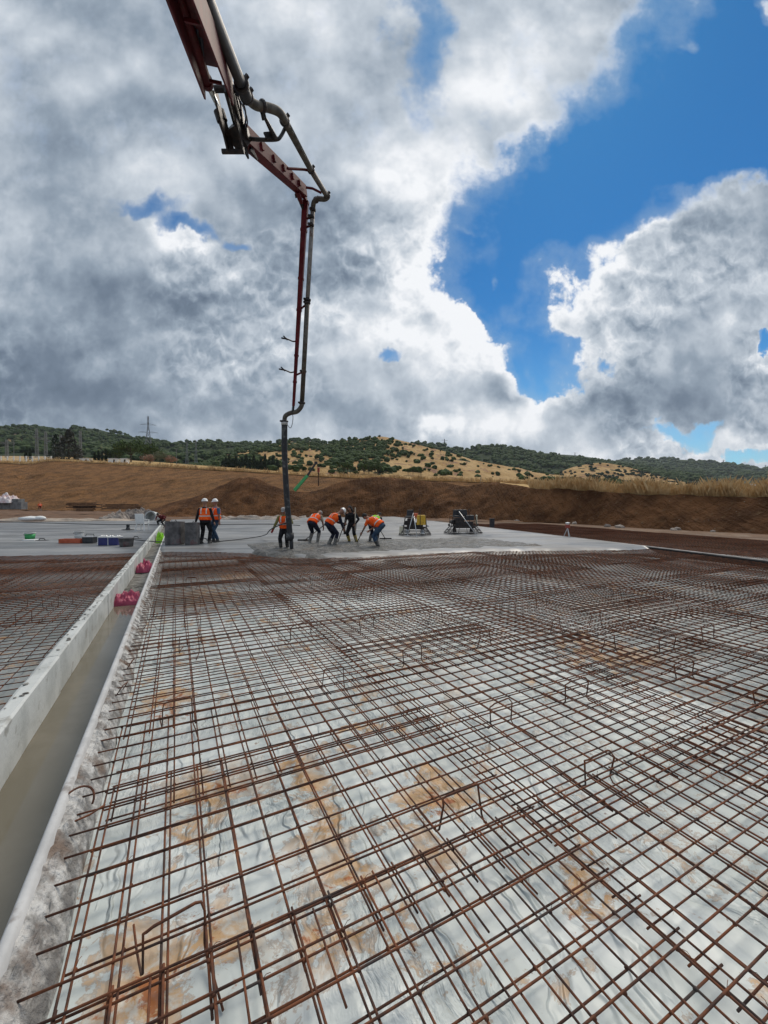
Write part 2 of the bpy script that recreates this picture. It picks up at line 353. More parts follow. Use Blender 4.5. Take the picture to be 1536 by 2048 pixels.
# membrane under the nets
def plastic(name, b0, b1, a0, a1, z, da, db, amp):
    mb = MB(); nb = int((b1-b0)/db)+1; na = int((a1-a0)/da)+1
    for i in range(na):
        a = a0 + (a1-a0)*i/(na-1)
        for j in range(nb):
            b = b0 + (b1-b0)*j/(nb-1)
            h = (abs(fbm((a*1.1, b*3.3, 3), 3)) * .5 + fbm((a*.5, b*.5, 1), 2)*.5) * amp
            if j == 0 and name == 'x': h = 0
            e = 0.055*fbm((a*1.3, 5, 0), 4) if j == 0 else 0
            mb.v.append(tuple(AB(a, b+e, z+h)))
    mb.f = [(i*nb+j, i*nb+j+1, (i+1)*nb+j+1, (i+1)*nb+j) for i in range(na-1) for j in range(nb-1)]; mb.mi = [0]*len(mb.f)
    return mb
ZP = -.145
pm = plastic('plastic_sheet', -.44, 4.2, -1.2, 8, ZP, .06, .045, .030).build('plastic_sheet', M_plast, smooth=True)
tag(pm, kind='structure')
pm2 = plastic('plastic_sheet', 4.2, 17.5, -6, 26, ZP-.004, .35, .3, .02).build('plastic_sheet', M_plast3, smooth=True); tag(pm2, kind='structure')
pm4 = plastic('plastic_sheet', -.44, 4.2, 8, 24, ZP-.002, .2, .12, .02).build('plastic_sheet', M_plast3, smooth=True); tag(pm4, kind='structure')
pm3 = plastic('plastic_sheet', -34, -1.21, -2, 26, ZP-.004, .35, .3, .02).build('plastic_sheet', M_plast2, smooth=True); tag(pm3, kind='structure')

# ------------------------------------------------------------------ slabs
def bR(a): return interp([(-8, 8.6), (5.5, 14.6), (11.9, 16.4), (36.5, 23.1), (60, 29.5)], a)
def slab(name, bl0, bl1, front, af, nb, na, matz, top=ZS, rightfree=False):
    mb = MB()
    for j in range(nb+1):
        t = j/nb; b = lerp(bl0, bl1, t)
        a0 = interp(front, b) + .10*fbm((b*1.7, 2, 0), 4)
        for i in range(na+3):
            if i == 0: a, z = a0-.75-.25*fbm((b*.9, 7, 0), 3), -.17
            elif i == 1: a, z = a0-.28, -.035+.03*fbm((b*3, 4, 0), 3)
            else:
                k = (i-2)/na; a = a0 + (af-a0)*k**1.8; z = top
                if k < .22: z += .012*fbm((a*2.3, b*2.3, 0), 4)*(1-k/.22)
            bb = b
            if rightfree: bb = lerp(bl0, max(bl0+1, bR(a)), t)
            mb.v.append(tuple(AB(a, bb, z)))
    n = na+3
    mb.f = [(j*n+i, (j+1)*n+i, (j+1)*n+i+1, j*n+i+1) for j in range(nb) for i in range(n-1)]; mb.mi = [0]*len(mb.f)
    # edges and far side go down
    base = len(mb.v)
    for j in (0, nb):
        for i in range(n): v = mb.v[j*n+i]; mb.v.append((v[0], v[1], -.5))
    for q, j in enumerate((0, nb)):
        for i in range(n-1):
            a_, b_, c_, d_ = j*n+i, j*n+i+1, base+q*n+i+1, base+q*n+i
            mb.f.append((a_, b_, c_, d_)); mb.mi.append(0)
    return mb
sR = slab('concrete_slab', -.522, 16, front_R, 50, 110, 60, None, rightfree=True)
def slab_mat():
    m_ = bpy.data.materials.new('slab_concrete'); m_.use_nodes = True; t = m_.node_tree; N = NB(t); bs = t.nodes['Principled BSDF']
    co = N.new('ShaderNodeTexCoord').outputs['Object']
    mp = N.new('ShaderNodeMapping'); mp.inputs['Scale'].default_value = (.10, .55, 1); N.link(co, mp.inputs['Vector'])
    sw = N.noise(mp.outputs[0], 1.6, 6, .62, .6)
    col = N.mix(N.ss(sw, .36, .64), (.105, .11, .115), (.25, .255, .26))
    ld = N.noise(co, .22, 4, .55); N.link(N.mix(N.m('MULTIPLY', N.ss(ld, .5, .62), .5), col, (.13, .135, .14)), bs.inputs['Base Color'])
    N.link(N.ss(N.noise(co, .35, 5, .6), .40, .62, .30, .6), bs.inputs['Roughness'])
    b_ = N.new('ShaderNodeBump'); b_.inputs['Strength'].default_value = .3; b_.inputs['Distance'].default_value = .01
    N.link(N.noise(co, 9, 5, .6), b_.inputs['Height']); N.link(b_.outputs[0], bs.inputs['Normal']); return m_
M_slab = slab_mat()
tag(sR.build('concrete_slab', M_slab, smooth=True), kind='structure')
sL = slab('concrete_slab', -60, -1.19, front_L, 48, 70, 30, None)
tag(sL.build('concrete_slab', M_slab, smooth=True), kind='structure')
# fresh lumpy concrete in front of the finished slab
fm = MB(); nb, na = 130, 34
fr0 = [(toAB(PG(x, y, 0))[1], toAB(PG(x, y, 0))[0]) for x, y in [(470, 1106), (520, 1113), (570, 1122), (640, 1121), (720, 1117), (800, 1113), (900, 1107), (1000, 1103), (1120, 1101)]]
fr1 = [(toAB(PG(x, y, 0))[1], toAB(PG(x, y, 0))[0]) for x, y in [(470, 1094), (560, 1087), (650, 1083), (760, 1081), (860, 1080), (960, 1078), (1120, 1076)]]
fr0.sort(); fr1.sort(); b0, b1 = fr0[0][0], 13.5
for j in range(nb+1):
    b = lerp(b0, b1, j/nb); A0 = interp(fr0, b) + .5*fbm((b*1.2, 0, 3), 4); A1 = interp(fr1, b) + .7*fbm((b*.8, 9, 3), 4)
    endf = min(1, j/8, (nb-j)/14)
    for i in range(na+1):
        t = i/na; a = lerp(A0, A1, t)
        e = min(1, t/.22, (1-t)/.3)
        z = lerp(-.12, ZS-.004, min(1, t/.2)) + e*endf*(.05 + .055*fbm((a*3.1, b*3.1, 0), 5))
        if endf < 1: z = lerp(-.2, z, endf)
        mb_v = tuple(AB(a, b, z)); fm.v.append(mb_v)
fm.f = [(j*(na+1)+i, (j+1)*(na+1)+i, (j+1)*(na+1)+i+1, j*(na+1)+i+1) for j in range(nb) for i in range(na)]; fm.mi = [0]*len(fm.f)
tag(fm.build('wet_concrete', M_wetc, smooth=True), kind='structure')

# ------------------------------------------------------------------ trench, walls, water
M_water = mat('muddy_water', (.15, .135, .10), (.20, .18, .14), scale=.8, rough=.07, bump=.05, bscale=5, bdist=.01, c3=(.19, .15, .09), s3=1.6)
wm = MB(); wm.add([AB(-3, -1.06, -.265), AB(-3, -.56, -.265), AB(10.0, -.56, -.265), AB(10.0, -1.06, -.265)], [(0, 1, 2, 3)])
tag(wm.build('trench_water', M_water), kind='structure')
tf = MB(); na, nb = 160, 8
for i in range(na+1):
    a = lerp(-4, 47, (i/na)**1.3)
    for j in range(nb+1):
        b = lerp(-1.08, -.54, j/nb); z = -.42 if a < 9.2 else -.30 + .03*fbm((a*3, b*5, 0), 4)
        tf.v.append(tuple(AB(a, b, z)))
tf.f = [(i*(nb+1)+j, i*(nb+1)+j+1, (i+1)*(nb+1)+j+1, (i+1)*(nb+1)+j) for i in range(na) for j in range(nb)]; tf.mi = [0]*len(tf.f)
M_tfl = mat('trench_dirt', (.09, .085, .075), (.22, .215, .20), scale=4, rough=.8, bump=.8, bscale=16, bdist=.03)
tag(tf.build('trench_floor', M_tfl, smooth=True), kind='structure')
# left wall: cast panels, slightly uneven, each a length of the one wall
lw = MB(); lwj = MB(); a = -2.6; k = 0
joints = [-2.6, 1.15, 2.55, 5.1, 8.35, 9.1, 10.2, 11.6, 13.2, 15.2, 17.5, 20, 23, 26.5, 30, 34, 40, 47]
for a0, a1 in zip(joints, joints[1:]):
    n = max(3, int((a1-a0)/.25)); dx = random.uniform(-.006, .006)
    rows = []
    for i in range(n+1):
        a = lerp(a0+.006, a1-.006, i/n); wv_ = .006*fbm((a*1.3, k, 0), 3)
        pr = [(-1.178+.02*fbm((a*3, 1, 1), 3), -.45), (-1.178+.018*fbm((a*3, 1, 1), 3), .085+.01*fbm((a*4, 2, 2), 3)), (-1.15, .105+.008*fbm((a*5, 3, 2), 3)),
              (-1.066, .108+.004*fbm((a*2, 8, 2), 2)), (-1.048+dx+wv_, .096), (-1.046+dx+wv_, -.45)]
        rows.append([tuple(AB(a, b_, z_)) for b_, z_ in pr])
    vs = [p for r_ in rows for p in r_]; m6 = 6
    fs = [(i*m6+j, i*m6+j+1, (i+1)*m6+j+1, (i+1)*m6+j) for i in range(n) for j in range(m6-1)] + [tuple(range(m6)), tuple(reversed(range(n*m6, n*m6+m6)))]
    lw.add(vs, fs); k += 1
lwo = lw.build('concrete_wall', M_wall)
tag(lwo, 'long pale concrete trench wall with cast panel joints left of the muddy water', 'wall')
# mortar crumbs and spatter lying on the wall top
cr_ = MB()
for i in range(150):
    a = random.uniform(1, 22)**1.0; b = random.uniform(-1.15, -1.07); r_ = random.uniform(.004, .018)
    cr_.ball(AB(a, b, .112), (r_*1.6, r_, r_*.5), 6, 4, Matrix.Rotation(random.uniform(0, 3), 3, 'Z'))
M_crumb = mat('mortar_crumbs', (.10, .09, .08), (.3, .29, .27), scale=20, rough=.9)
cr_.build('mortar_crumb', M_crumb, lwo)['kind'] = 'stuff'
# right kerb: thin plastered edge, then broken concrete shoulder
rk = MB(); n = 260; prof_n = 5
for i in range(n+1):
    a = -2.6 + 49*(i/n)**1.5
    j1 = .010*fbm((a*2.5, 1, 0), 4)
    pr = [(-.566, -.45), (-.564, .07), (-.552, .084), (-.523+j1, .078), (-.515+j1, .02)]
    rk.v += [tuple(AB(a, b_, z_)) for b_, z_ in pr]
rk.f = [(i*5+j, (i+1)*5+j, (i+1)*5+j+1, i*5+j+1) for i in range(n) for j in range(4)]; rk.mi = [0]*len(rk.f)
M_kerb = mat('plastered_kerb', (.42, .425, .43), (.54, .545, .55), scale=3, rough=.75, bump=.3, bscale=20, c3=(.28, .26, .25), s3=6, bdist=.008)
tag(rk.build('concrete_kerb', M_kerb, smooth=True), 'thin plastered concrete kerb between the muddy water and the broken concrete shoulder', 'kerb')
sh = MB(); n, q = 520, 16
for i in range(n+1):
    a = -2.6 + 20*(i/n)
    for j in range(q+1):
        t = j/q; wdt = .098+.028*fbm((a*1.2, 4, 0), 3)
        b = -.52 + wdt*t*1.15; zb = lerp(.045, -.11, t**1.3)
        z = zb + .045*abs(fbm((a*9, b*16, 0), 5))*math.sin(math.pi*min(1, t+.15)) + .012*fbm((a*40, b*40, 3), 3) - (.05 if j == q else 0)
        sh.v.append(tuple(AB(a, b, z)))
sh.f = [(i*(q+1)+j, i*(q+1)+j+1, (i+1)*(q+1)+j+1, (i+1)*(q+1)+j) for i in range(n) for j in range(q)]; sh.mi = [0]*len(sh.f)
so_ = sh.build('broken_concrete_shoulder', M_rough); tag(so_, kind='structure')

# ------------------------------------------------------------------ welded wire nets
def net_mesh(L, W, s=.15, r=.004, lean=0, over=.03, sag=.006, seed=0, nseg=3, sides=4, ties=False):
    """bars along local x (length L) above bars along local y (length W)"""
    rnd = random.Random(seed); mb = MB()
    def hz(x, y): return sag*fbm((x*.8+seed*7, y*.8, 0), 2)
    ny = int(round(W/s)); nx = int(round(L/s))
    for i in range(ny+1):
        y = -W/2 + i*s
        j = rnd.uniform(-.003, .003)
        mb.tube([(-L/2-over+(L+2*over)*k/nseg, y+j, hz(-L/2+L*k/nseg, y)) for k in range(nseg+1)], r, sides, caps=True)
    for i in range(nx+1):
        x = -L/2 + i*s; j = rnd.uniform(-.003, .003)
        mb.tube([(x+j, -W/2-over+(W+2*over)*k/nseg, hz(x, -W/2+W*k/nseg)-2*r) for k in range(nseg+1)], r, sides, caps=True)
    if ties:
        for i in range(nx+1):
            for j in range(ny+1):
                if rnd.random() < .35:
                    x, y = -L/2+i*s, -W/2+j*s; z = hz(x, y)-r; a = rnd.uniform(-.5, .5)
                    mb.ball((x, y, z), (.009, .009, .0085), 6, 4)
                    if rnd.random() < .4: mb.tube([(x, y, z+.004), (x+.02*math.cos(a), y+.02*math.sin(a), z+.018), (x+.035*math.cos(a), y+.035*math.sin(a), z+.014)], .0012, 3)
    return mb.mesh('rebar_mesh', True)
def net_obj(me, a, b, z, rot, label, group):
    o = mobj('rebar_mesh', me, None); 
    if not me.materials: me.materials.append(M_rebar)
    o.location = AB(a, b, z); o.rotation_euler = (random.uniform(-.0015, .0015), random.uniform(-.0015, .0015), rot)
    return tag(o, label, 'wire mesh', group)
UPN = [net_mesh(4.95, 2.10, seed=i, nseg=6, sides=6, r=.0047, ties=True) for i in range(3)]      # near, long side across the view
UPF = [net_mesh(4.95, 2.10, seed=i+5, nseg=2, sides=3, r=.0058) for i in range(2)]
G1 = 'upper wire mesh sheets right of the trench'; L1 = 'rusty welded wire mesh sheet of the top layer right of the trench'
G2 = 'lower wire mesh sheets right of the trench'; L2 = 'rusty welded wire mesh sheet of the bottom layer lying close over the plastic, right of the trench'
def frontA(b): return interp(front_R, b)
lap = .03
for r_ in range(-2, 13):          # rows along a, pitch 1.93
    ac = 1.5 + 1.93*r_ + .965
    st = [(-.50+4.95/2)+4.72*c_ for c_ in range(4)]
    if r_ % 2: st = [(-.50+4.95/2)] + [s_ - 1.25 for s_ in st[1:]] + [st[-1]+3.2]
    for c_, bc in enumerate(st):
        bc += random.uniform(-.03, .03)
        if ac - 1.0 > frontA(bc)+1.0: continue
        if bc > 16.2 or ac < -2.5: continue
        if ac < 0 and bc < 0: continue
        near = math.hypot(ac, bc) < 7
        net_obj(random.choice(UPN if near else UPF), ac+random.uniform(-.015, .015), bc, random.uniform(-.004, .004)+(.007 if (r_+c_) % 2 else 0), GROT+random.uniform(-.004, .004), 'rusty top-layer mesh sheet, %s row from the camera, %s from the kerb' % (ORD[r_+2], ORD[c_]), G1)
for c_ in range(8):               # lower layer: long side along a, pitch 2.03 in b
    bc = -.33 + 1.05 + 2.03*c_
    for r_ in range(-1, 5):
        ac = .4 + 4.7*r_ + (1.7 if c_ % 2 else 0)
        if ac - 2.6 > frontA(bc)+.8: continue
        if bc > 15.6: continue
        near = math.hypot(ac, bc) < 8
        net_obj(random.choice(UPN if near else UPF), ac, bc+random.uniform(-.02, .02), -.088+(.007 if (r_+c_) % 2 else 0)+random.uniform(-.003, .003), GROT+math.pi/2+random.uniform(-.004, .004), 'rusty bottom-layer mesh sheet, %s strip from the kerb, %s from the camera' % (ORD[c_], ORD[r_+1]), G2)
G3 = 'wire mesh sheets left of the trench'; L3 = 'rusty welded wire mesh sheet in the bay left of the trench wall'
for r_ in range(0, 11):
    ac = 2.4 + 1.93*r_
    for c_ in range(5):
        bc = -1.24-4.95/2-4.72*c_ - (0 if r_ % 2 == 0 or c_ == 0 else .9)
        p = AB(ac, bc)
        if p.y < -1.5 or ac-1 > interp(front_L, bc)+.8: continue
        if p.y > 2.5 and (768+F*p.x/p.y) < -420: continue
        net_obj(UPN[0] if p.y < 6 and c_ == 0 else random.choice(UPF), ac, bc, random.uniform(-.004, .004)+.006*(r_ % 2), GROT+random.uniform(-.006, .006), 'top mesh sheet left of the trench, %s row away, %s from the wall' % (ORD[r_], ORD[c_]), G3)
for c_ in range(6):
    bc = -1.35-1.05-2.03*c_
    for r_ in range(0, 6):
        ac = 3.6+4.7*r_+(1.5 if c_ % 2 else 0); p = AB(ac, bc)
        if p.y < -1.5 or ac-2.6 > interp(front_L, bc)+.8 or (p.y > 2 and (768+F*p.x/p.y) < -420): continue
        net_obj(random.choice(UPF), ac, bc, -.086, GROT+math.pi/2+random.uniform(-.006, .006), 'bottom mesh sheet left of the trench, %s strip from the wall, %s away' % (ORD[c_], ORD[r_]), G3)
# loose bars sticking out of the broken shoulder and short lap bars
def bar(pts, r, name, label, cat='steel bar', group=None):
    m_ = MB(); m_.tube(pts, r, 7); return tag(m_.build(name, M_rebar, smooth=True), label, cat, group)
def arc(c, r0, a0, a1, n, ax, ay): return [c + ax*(r0*math.cos(lerp(a0, a1, i/n))) + ay*(r0*math.sin(lerp(a0, a1, i/n))) for i in range(n+1)]
hp = PG(150, 1612, .02)
bar(arc(hp, .085, R(190), R(-20), 14, (UB*.9+UA*.4).normalized(), (Vector((0, 0, .55))+UA*.6).normalized()), .0055, 'bent_bar', 'grey bent reinforcing bar hooked out of the broken concrete shoulder, the nearest one')
hp = PG(150, 1640, .0)
bar([hp+UB*-.09, hp+UB*-.03+UA*-.02, hp+UB*.06+UA*.01, hp+UB*.12+UA*.06], .005, 'bent_bar', 'thin curved bar lying on the broken concrete below the hooked bar')
for i, (x_, y_) in enumerate([(284, 1262), (300, 1240), (232, 1392), (254, 1338), (318, 1180)]):
    p = PG(x_, y_, .0); q = random.uniform(.1, 1.2)
    bar([p, p+Vector((.05*math.cos(q), .05*math.sin(q), .07)), p+Vector((.14*math.cos(q+.6), .14*math.sin(q+.6), .06)), p+Vector((.2*math.cos(q+1), .2*math.sin(q+1), -.03))], .004, 'bent_bar', 'short twisted bar end by the kerb, %s nearest the bottom edge' % ORD[[2, 4, 0, 1, 3].index(i) if False else {284: 2, 300: 3, 232: 0, 254: 1, 318: 4}[x_]], group='twisted bar ends along the kerb')
for i in range(10):
    b = -.42+.28*i*1.0; p0 = AB(1.22+random.uniform(-.05, .05), b+.05, .009); 
    bar([p0, p0+UA*.36], .0042, 'lap_bar', 'short straight rusty bar laid on the near mesh, %s from the kerb' % ORD[i], group='short lap bars laid on the near mesh')
# bar chairs
def chair_mesh(w_=.27, h_=.20, ft=.24, r_=.0058, seed=0):
    rnd = random.Random(seed); m_ = MB(); t = rnd.uniform(-.03, .03)
    m_.tube([(-w_/2-.01, ft, -h_), (-w_/2-.012, ft*.5, -h_+.006), (-w_/2-.006, .03, -h_+.004), (-w_/2-.003, .008, -h_+.03), (-w_/2, t, -.03), (-w_/2+.012, 0, -.007), (-w_/2+.04, 0, 0),
             (w_/2-.04, 0, .004), (w_/2-.012, 0, -.004), (w_/2, -t, -.028), (w_/2+.004, -.008, -h_+.03), (w_/2+.004, -.03, -h_+.004), (w_/2+.01, -ft*.5, -h_+.004), (w_/2+.012, -ft, -h_)], r_, 7)
    return m_.mesh('bar_chair', True)
CH = [chair_mesh(seed=i) for i in range(3)]
for m_ in CH: m_.materials.append(M_rebar)
CHP = [(290, 1862, 405, 1800, 'large rusty bent bar chair standing nearest the bottom left corner'), (882, 1596, 961, 1566, 'rusty bent bar chair left of the pair standing in the right foreground'),
       (1179, 1517, 1220, 1500, 'rusty bent bar chair right of the pair standing in the right foreground'), (325, 1407, 384, 1394, 'rusty bar chair with tall narrow legs near the broken concrete shoulder'),
       (984, 1409, 1020, 1396, None), (1135, 1365, 1173, 1354, None), (1354, 1325, 1381, 1316, None), (1513, 1377, 1545, 1365, 'rusty bar chair cut by the right edge of the picture'), (958, 1268, 982, 1260, None), (1206, 1277, 1232, 1270, None),
       (1323, 1274, 1347, 1268, None), (1408, 1251, 1422, 1248, None), (1103, 1239, 1120, 1235, None), (1181, 1228, 1203, 1224, None), (1262, 1213, 1278, 1211, None), (1354, 1210, 1380, 1208, None),
       (1435, 1202, 1446, 1201, None), (1080, 1194, 1087, 1193, None), (1001, 1205, 1029, 1204, None), (1227, 1179, 1240, 1178, None), (1000, 1175, 1014, 1174, None), (654, 1338, 680, 1334, None), (583, 1253, 620, 1241, None),
       (721, 1236, 744, 1228, None), (548, 1213, 577, 1210, None), (808, 1298, 840, 1287, None), (860, 1220, 883, 1218, None), (664, 1192, 690, 1190, None), (499, 1166, 524, 1164, None), (724, 1173, 746, 1169, None),
       (368, 1229, 401, 1227, None), (358, 1274, 398, 1271, None), (371, 1193, 400, 1191, None), (372, 1156, 394, 1155, None), (367, 1133, 386, 1132, None), (33, 1226, 61, 1219, 'L'), (60, 1196, 80, 1193, 'L'), (122, 1190, 140, 1187, 'L'), (150, 1142, 160, 1141, 'L'),
       (820, 1156, 838, 1155, None), (905, 1150, 920, 1149, None), (600, 1150, 620, 1149, None), (1120, 1160, 1135, 1159, None), (1330, 1180, 1345, 1178, None), (1480, 1228, 1500, 1226, None), (470, 1143, 488, 1142, None), (1060, 1148, 1072, 1147, None)]
CHP.sort(key=lambda t_: -t_[1]); cn = {None: 0, 'L': 0}
for i, (x0, y0, x1, y1, lb) in enumerate(CHP):
    z = .085; p0, p1 = PG(x0, y0, z), PG(x1, y1, z); c_ = (p0+p1)/2; L = min(.34, max(.2, (p1-p0).length))
    d = p1-p0; ang = math.atan2(d.y, d.x) if (p1-p0).length < .6 else GROT
    o = mobj('bar_chair', CH[i % 3]); o.location = c_; o.rotation_euler = (random.uniform(-.08, .08), 0, ang); o.scale = (L/.27, 1, 1)
    if lb and len(lb) > 2: tag(o, lb, 'bar chair', 'bent bar chairs standing in the mesh')
    elif lb == 'L': tag(o, 'small rusty bar chair in the bay left of the trench, %s nearest' % ORD[cn['L']], 'bar chair', 'bar chairs left of the trench'); cn['L'] += 1
    else: tag(o, 'rusty bar chair in the middle distance right of the trench, %s nearest' % ORD[cn[None]], 'bar chair', 'bar chairs in the middle distance'); cn[None] += 1
# ------------------------------------------------------------------ terrain
def terrain(name, x0, x1, dx, lines, sub, matl, disp, smooth=True, pw=1.0):
    """lines: list of (Y(px), ypx(px)); sub: subdivisions between them"""
    cols = []; x = x0
    while x <= x1: cols.append(x); x += dx
    mb = MB(); rows = 0; grid = []
    for px in cols:
        pts = [PY(px, sinterp(l[1], px), sinterp(l[0], px)) for l in lines]
        col = []
        for k in range(len(pts)-1):
            for i in range(sub[k]):
                t = i/sub[k]; p = pts[k].lerp(pts[k+1], t); col.append((p, k, t))
        col.append((pts[-1], len(pts)-1, 0)); grid.append(col)
    n = len(grid[0])
    for col in grid:
        for (p, k, t) in col:
            q = disp(p, k, t) if disp else p
            mb.v.append(tuple(q))
    mb.f = [(i*n+j, (i+1)*n+j, (i+1)*n+j+1, i*n+j+1) for i in range(len(grid)-1) for j in range(n-1)]; mb.mi = [0]*len(mb.f)
    o = mb.build(name, matl, smooth=smooth); tag(o, kind='structure')
    return o, grid, mb
foot_px = [(-1600, 1040), (250, 1037), (480, 1035), (800, 1035), (900, 1038), (1000, 1042), (1159, 1048), (1290, 1056), (1536, 1068), (1900, 1090), (2600, 1140)]
footY = [(x, PG(x, y, -.3).y) for x, y in foot_px]
topy = [(150, 1046), (250, 1034), (300, 1020), (340, 1006), (400, 990), (440, 972), (480, 956), (515, 957), (550, 973), (600, 984), (640, 979), (685, 963), (730, 956), (765, 954), (800, 957), (850, 962), (900, 967), (930, 973), (960, 968), (1000, 966), (1040, 972), (1070, 977), (1120, 978), (1200, 983), (1300, 989), (1400, 991), (1536, 995), (1900, 1002), (2600, 1010)]
topY = [(x, interp(footY, x) + interp([(300, 9), (900, 9), (1050, 4), (1200, 2.6), (2600, 2.0)], x)) for x, _ in topy]
topY = [(x, Y) for x, Y in topY]
backY = [(x, interp(topY, x) + interp([(300, 5), (900, 6), (1050, 12), (1300, 14), (2600, 14)], x)) for x, _ in topy]
backy = [(x, interp(topy, x) + interp([(250, 2), (500, 14), (900, 10), (1020, 3), (1100, -3), (2600, -3)], x)) for x, _ in topy]
def sdisp(p, k, t):
    if k == 0:
        e = math.sin(math.pi*min(1, t+.05)); heap = 1 if p.x < 14 else .35
        g = fbm((p.x*.9, p.z*.35, p.y*.3), 4)*.42 + fbm((p.x*2.6, p.z*.8, 2), 3)*.13*heap + fbm((p.x*.3, 1, p.y*.1), 3)*.7*heap
        q = Vector((p.x, p.y - abs(g)*e*1.0 - .15, p.z + .28*e*fbm((p.x*.8, p.y*.8, p.z), 5)*heap + .05*fbm((p.x*3, p.y*3, p.z*3), 3)))
        # bulge outward at the foot, scattered clods
        return q
    return p + Vector((0, 0, .14*fbm((p.x*.7, p.y*.7, 0), 5)))
def soil_mat(name, c1, c2, c3, groove=1.0):
    m_ = bpy.data.materials.new(name); m_.use_nodes = True; t = m_.node_tree; N = NB(t); bs = t.nodes['Principled BSDF']
    co = N.new('ShaderNodeTexCoord').outputs['Object']
    col = N.mix(N.ss(N.noise(co, .35, 6, .6), .35, .65), c1, c2)
    col = N.mix(N.m('MULTIPLY', N.ss(N.noise(co, 1.6, 6, .65), .55, .72), .8), col, c3)
    st = N.new('ShaderNodeTexVoronoi'); st.inputs['Scale'].default_value = 2.2; N.link(co, st.inputs['Vector'])
    sp_ = N.m('MULTIPLY', N.ss(st.outputs['Distance'], .13, .08), N.ss(N.noise(co, .6, 2, .5), .5, .6)); col = N.mix(sp_, col, (.30, .24, .18))
    N.link(col, bs.inputs['Base Color']); bs.inputs['Roughness'].default_value = .95; bs.inputs['Specular IOR Level'].default_value = .15
    mp = N.new('ShaderNodeMapping'); mp.inputs['Scale'].default_value = (3.2, .4, .35); N.link(co, mp.inputs['Vector'])
    h = N.m('ADD', N.m('MULTIPLY', N.noise(mp.outputs[0], 1.3, 3, .5), 1.3*groove), N.m('ADD', N.noise(co, 2.2, 7, .70), N.m('MULTIPLY', N.noise(co, .8, 6, .65), 1.6)))
    b_ = N.new('ShaderNodeBump'); b_.inputs['Strength'].default_value = 1; b_.inputs['Distance'].default_value = 1.0
    N.link(h, b_.inputs['Height']); N.link(b_.outputs[0], bs.inputs['Normal']); return m_
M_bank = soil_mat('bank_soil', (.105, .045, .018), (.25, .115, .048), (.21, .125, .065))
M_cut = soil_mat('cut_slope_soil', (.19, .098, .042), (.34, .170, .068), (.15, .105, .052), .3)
M_gold = mat('dry_grass_field', (.38, .24, .10), (.50, .34, .15), scale=.05, rough=.95, c3=(.17, .13, .07), s3=.09, lo3=.5, hi3=.66, bump=.6, bscale=.8, bdist=.5, spec=.1)
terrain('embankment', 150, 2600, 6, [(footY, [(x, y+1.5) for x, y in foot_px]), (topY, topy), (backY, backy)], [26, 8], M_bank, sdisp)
# plateau of dry grass behind the right hand bank
platY0 = [(x, Y+.5) for x, Y in topY if x >= 1000]; platY0[0] = (1000, 62)
plat_y0 = [(x, interp(topy, x) + .8) for x, _ in platY0]; plat_y0[0] = (1000, 968)
platB = [(900, 958), (1000, 961), (1200, 967), (1400, 972), (1536, 975), (2600, 985)]
terrain('dry_field', 1000, 2600, 16, [(platY0, plat_y0), ([(0, 280)], platB)], [20], M_gold, lambda p, k, t: p+Vector((0, 0, .25*fbm((p.x*.2, p.y*.2, 0), 4))))
# left: long excavated slope with the field above
cfY = [(-1600, 95), (0, 95), (200, 90), (300, 84), (480, 75), (760, 70), (1150, 66)]
cfy = [(-1600, 1018), (0, 1020), (200, 1022), (300, 1024), (480, 1028), (760, 1030), (1150, 1030)]
ctY = [(-1600, 160), (0, 150), (200, 145), (380, 130), (480, 118), (650, 100), (760, 92), (1150, 80)]
cty = [(-1600, 920), (-300, 925), (0, 926), (60, 928), (100, 922), (200, 927), (300, 933), (380, 938), (480, 943), (560, 948), (650, 954), (760, 958), (900, 963), (1150, 972)]
cbY = [(-1600, 330), (1150, 300)]
cby = [(-1600, 905), (0, 912), (100, 913), (200, 917), (300, 923), (380, 929), (480, 936), (560, 942), (650, 948), (760, 953), (900, 957), (1150, 964)]
def cdisp(p, k, t):
    if k == 0: return p + Vector((0, -abs(fbm((p.x*.06, p.z*.3, 0), 4))*2.5*math.sin(math.pi*t), .5*fbm((p.x*.15, p.y*.15, 0), 5)*math.sin(math.pi*t)))
    return p + Vector((0, 0, .35*fbm((p.x*.1, p.y*.1, 0), 4)))
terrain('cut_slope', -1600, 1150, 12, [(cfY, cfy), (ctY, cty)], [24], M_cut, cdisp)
terrain('dry_field', -1600, 1150, 16, [([(x, Y-.3) for x, Y in ctY], [(x, y-.6) for x, y in cty]), (cbY, cby)], [14], M_gold, lambda p, k, t: p+Vector((0, 0, .35*fbm((p.x*.1, p.y*.1, 0), 4)*t)))
# rough brown ground between slab and slopes
def rough_ground(name, x0, x1, dx, fy, cy, z0, amp, matl, n=20):
    mb = MB(); cols = int((x1-x0)/dx)+1
    for i in range(cols):
        px = x0+dx*i; p0 = PG(px, interp(fy, px), z0); p1 = PY(px, interp(cy, px), interp(cfY, px)+2) if px < 480 else PG(px, interp(foot_px, px)-.5, z0)
        for j in range(n+1):
            t = j/n; p = p0.lerp(p1, t); mb.v.append((p.x, p.y, p.z+amp*fbm((p.x*.5, p.y*.5, 0), 5)*min(1, t*6)))
    mb.f = [(i*(n+1)+j, (i+1)*(n+1)+j, (i+1)*(n+1)+j+1, i*(n+1)+j+1) for i in range(cols-1) for j in range(n)]; mb.mi = [0]*len(mb.f)
    return tag(mb.build(name, matl, smooth=True), kind='structure')
rough_ground('dirt_ground', -1500, 1120, 14, [(-1500, 1050), (0, 1048), (300, 1042), (700, 1040), (1120, 1045)], cfy, -.28, .22, M_soil)
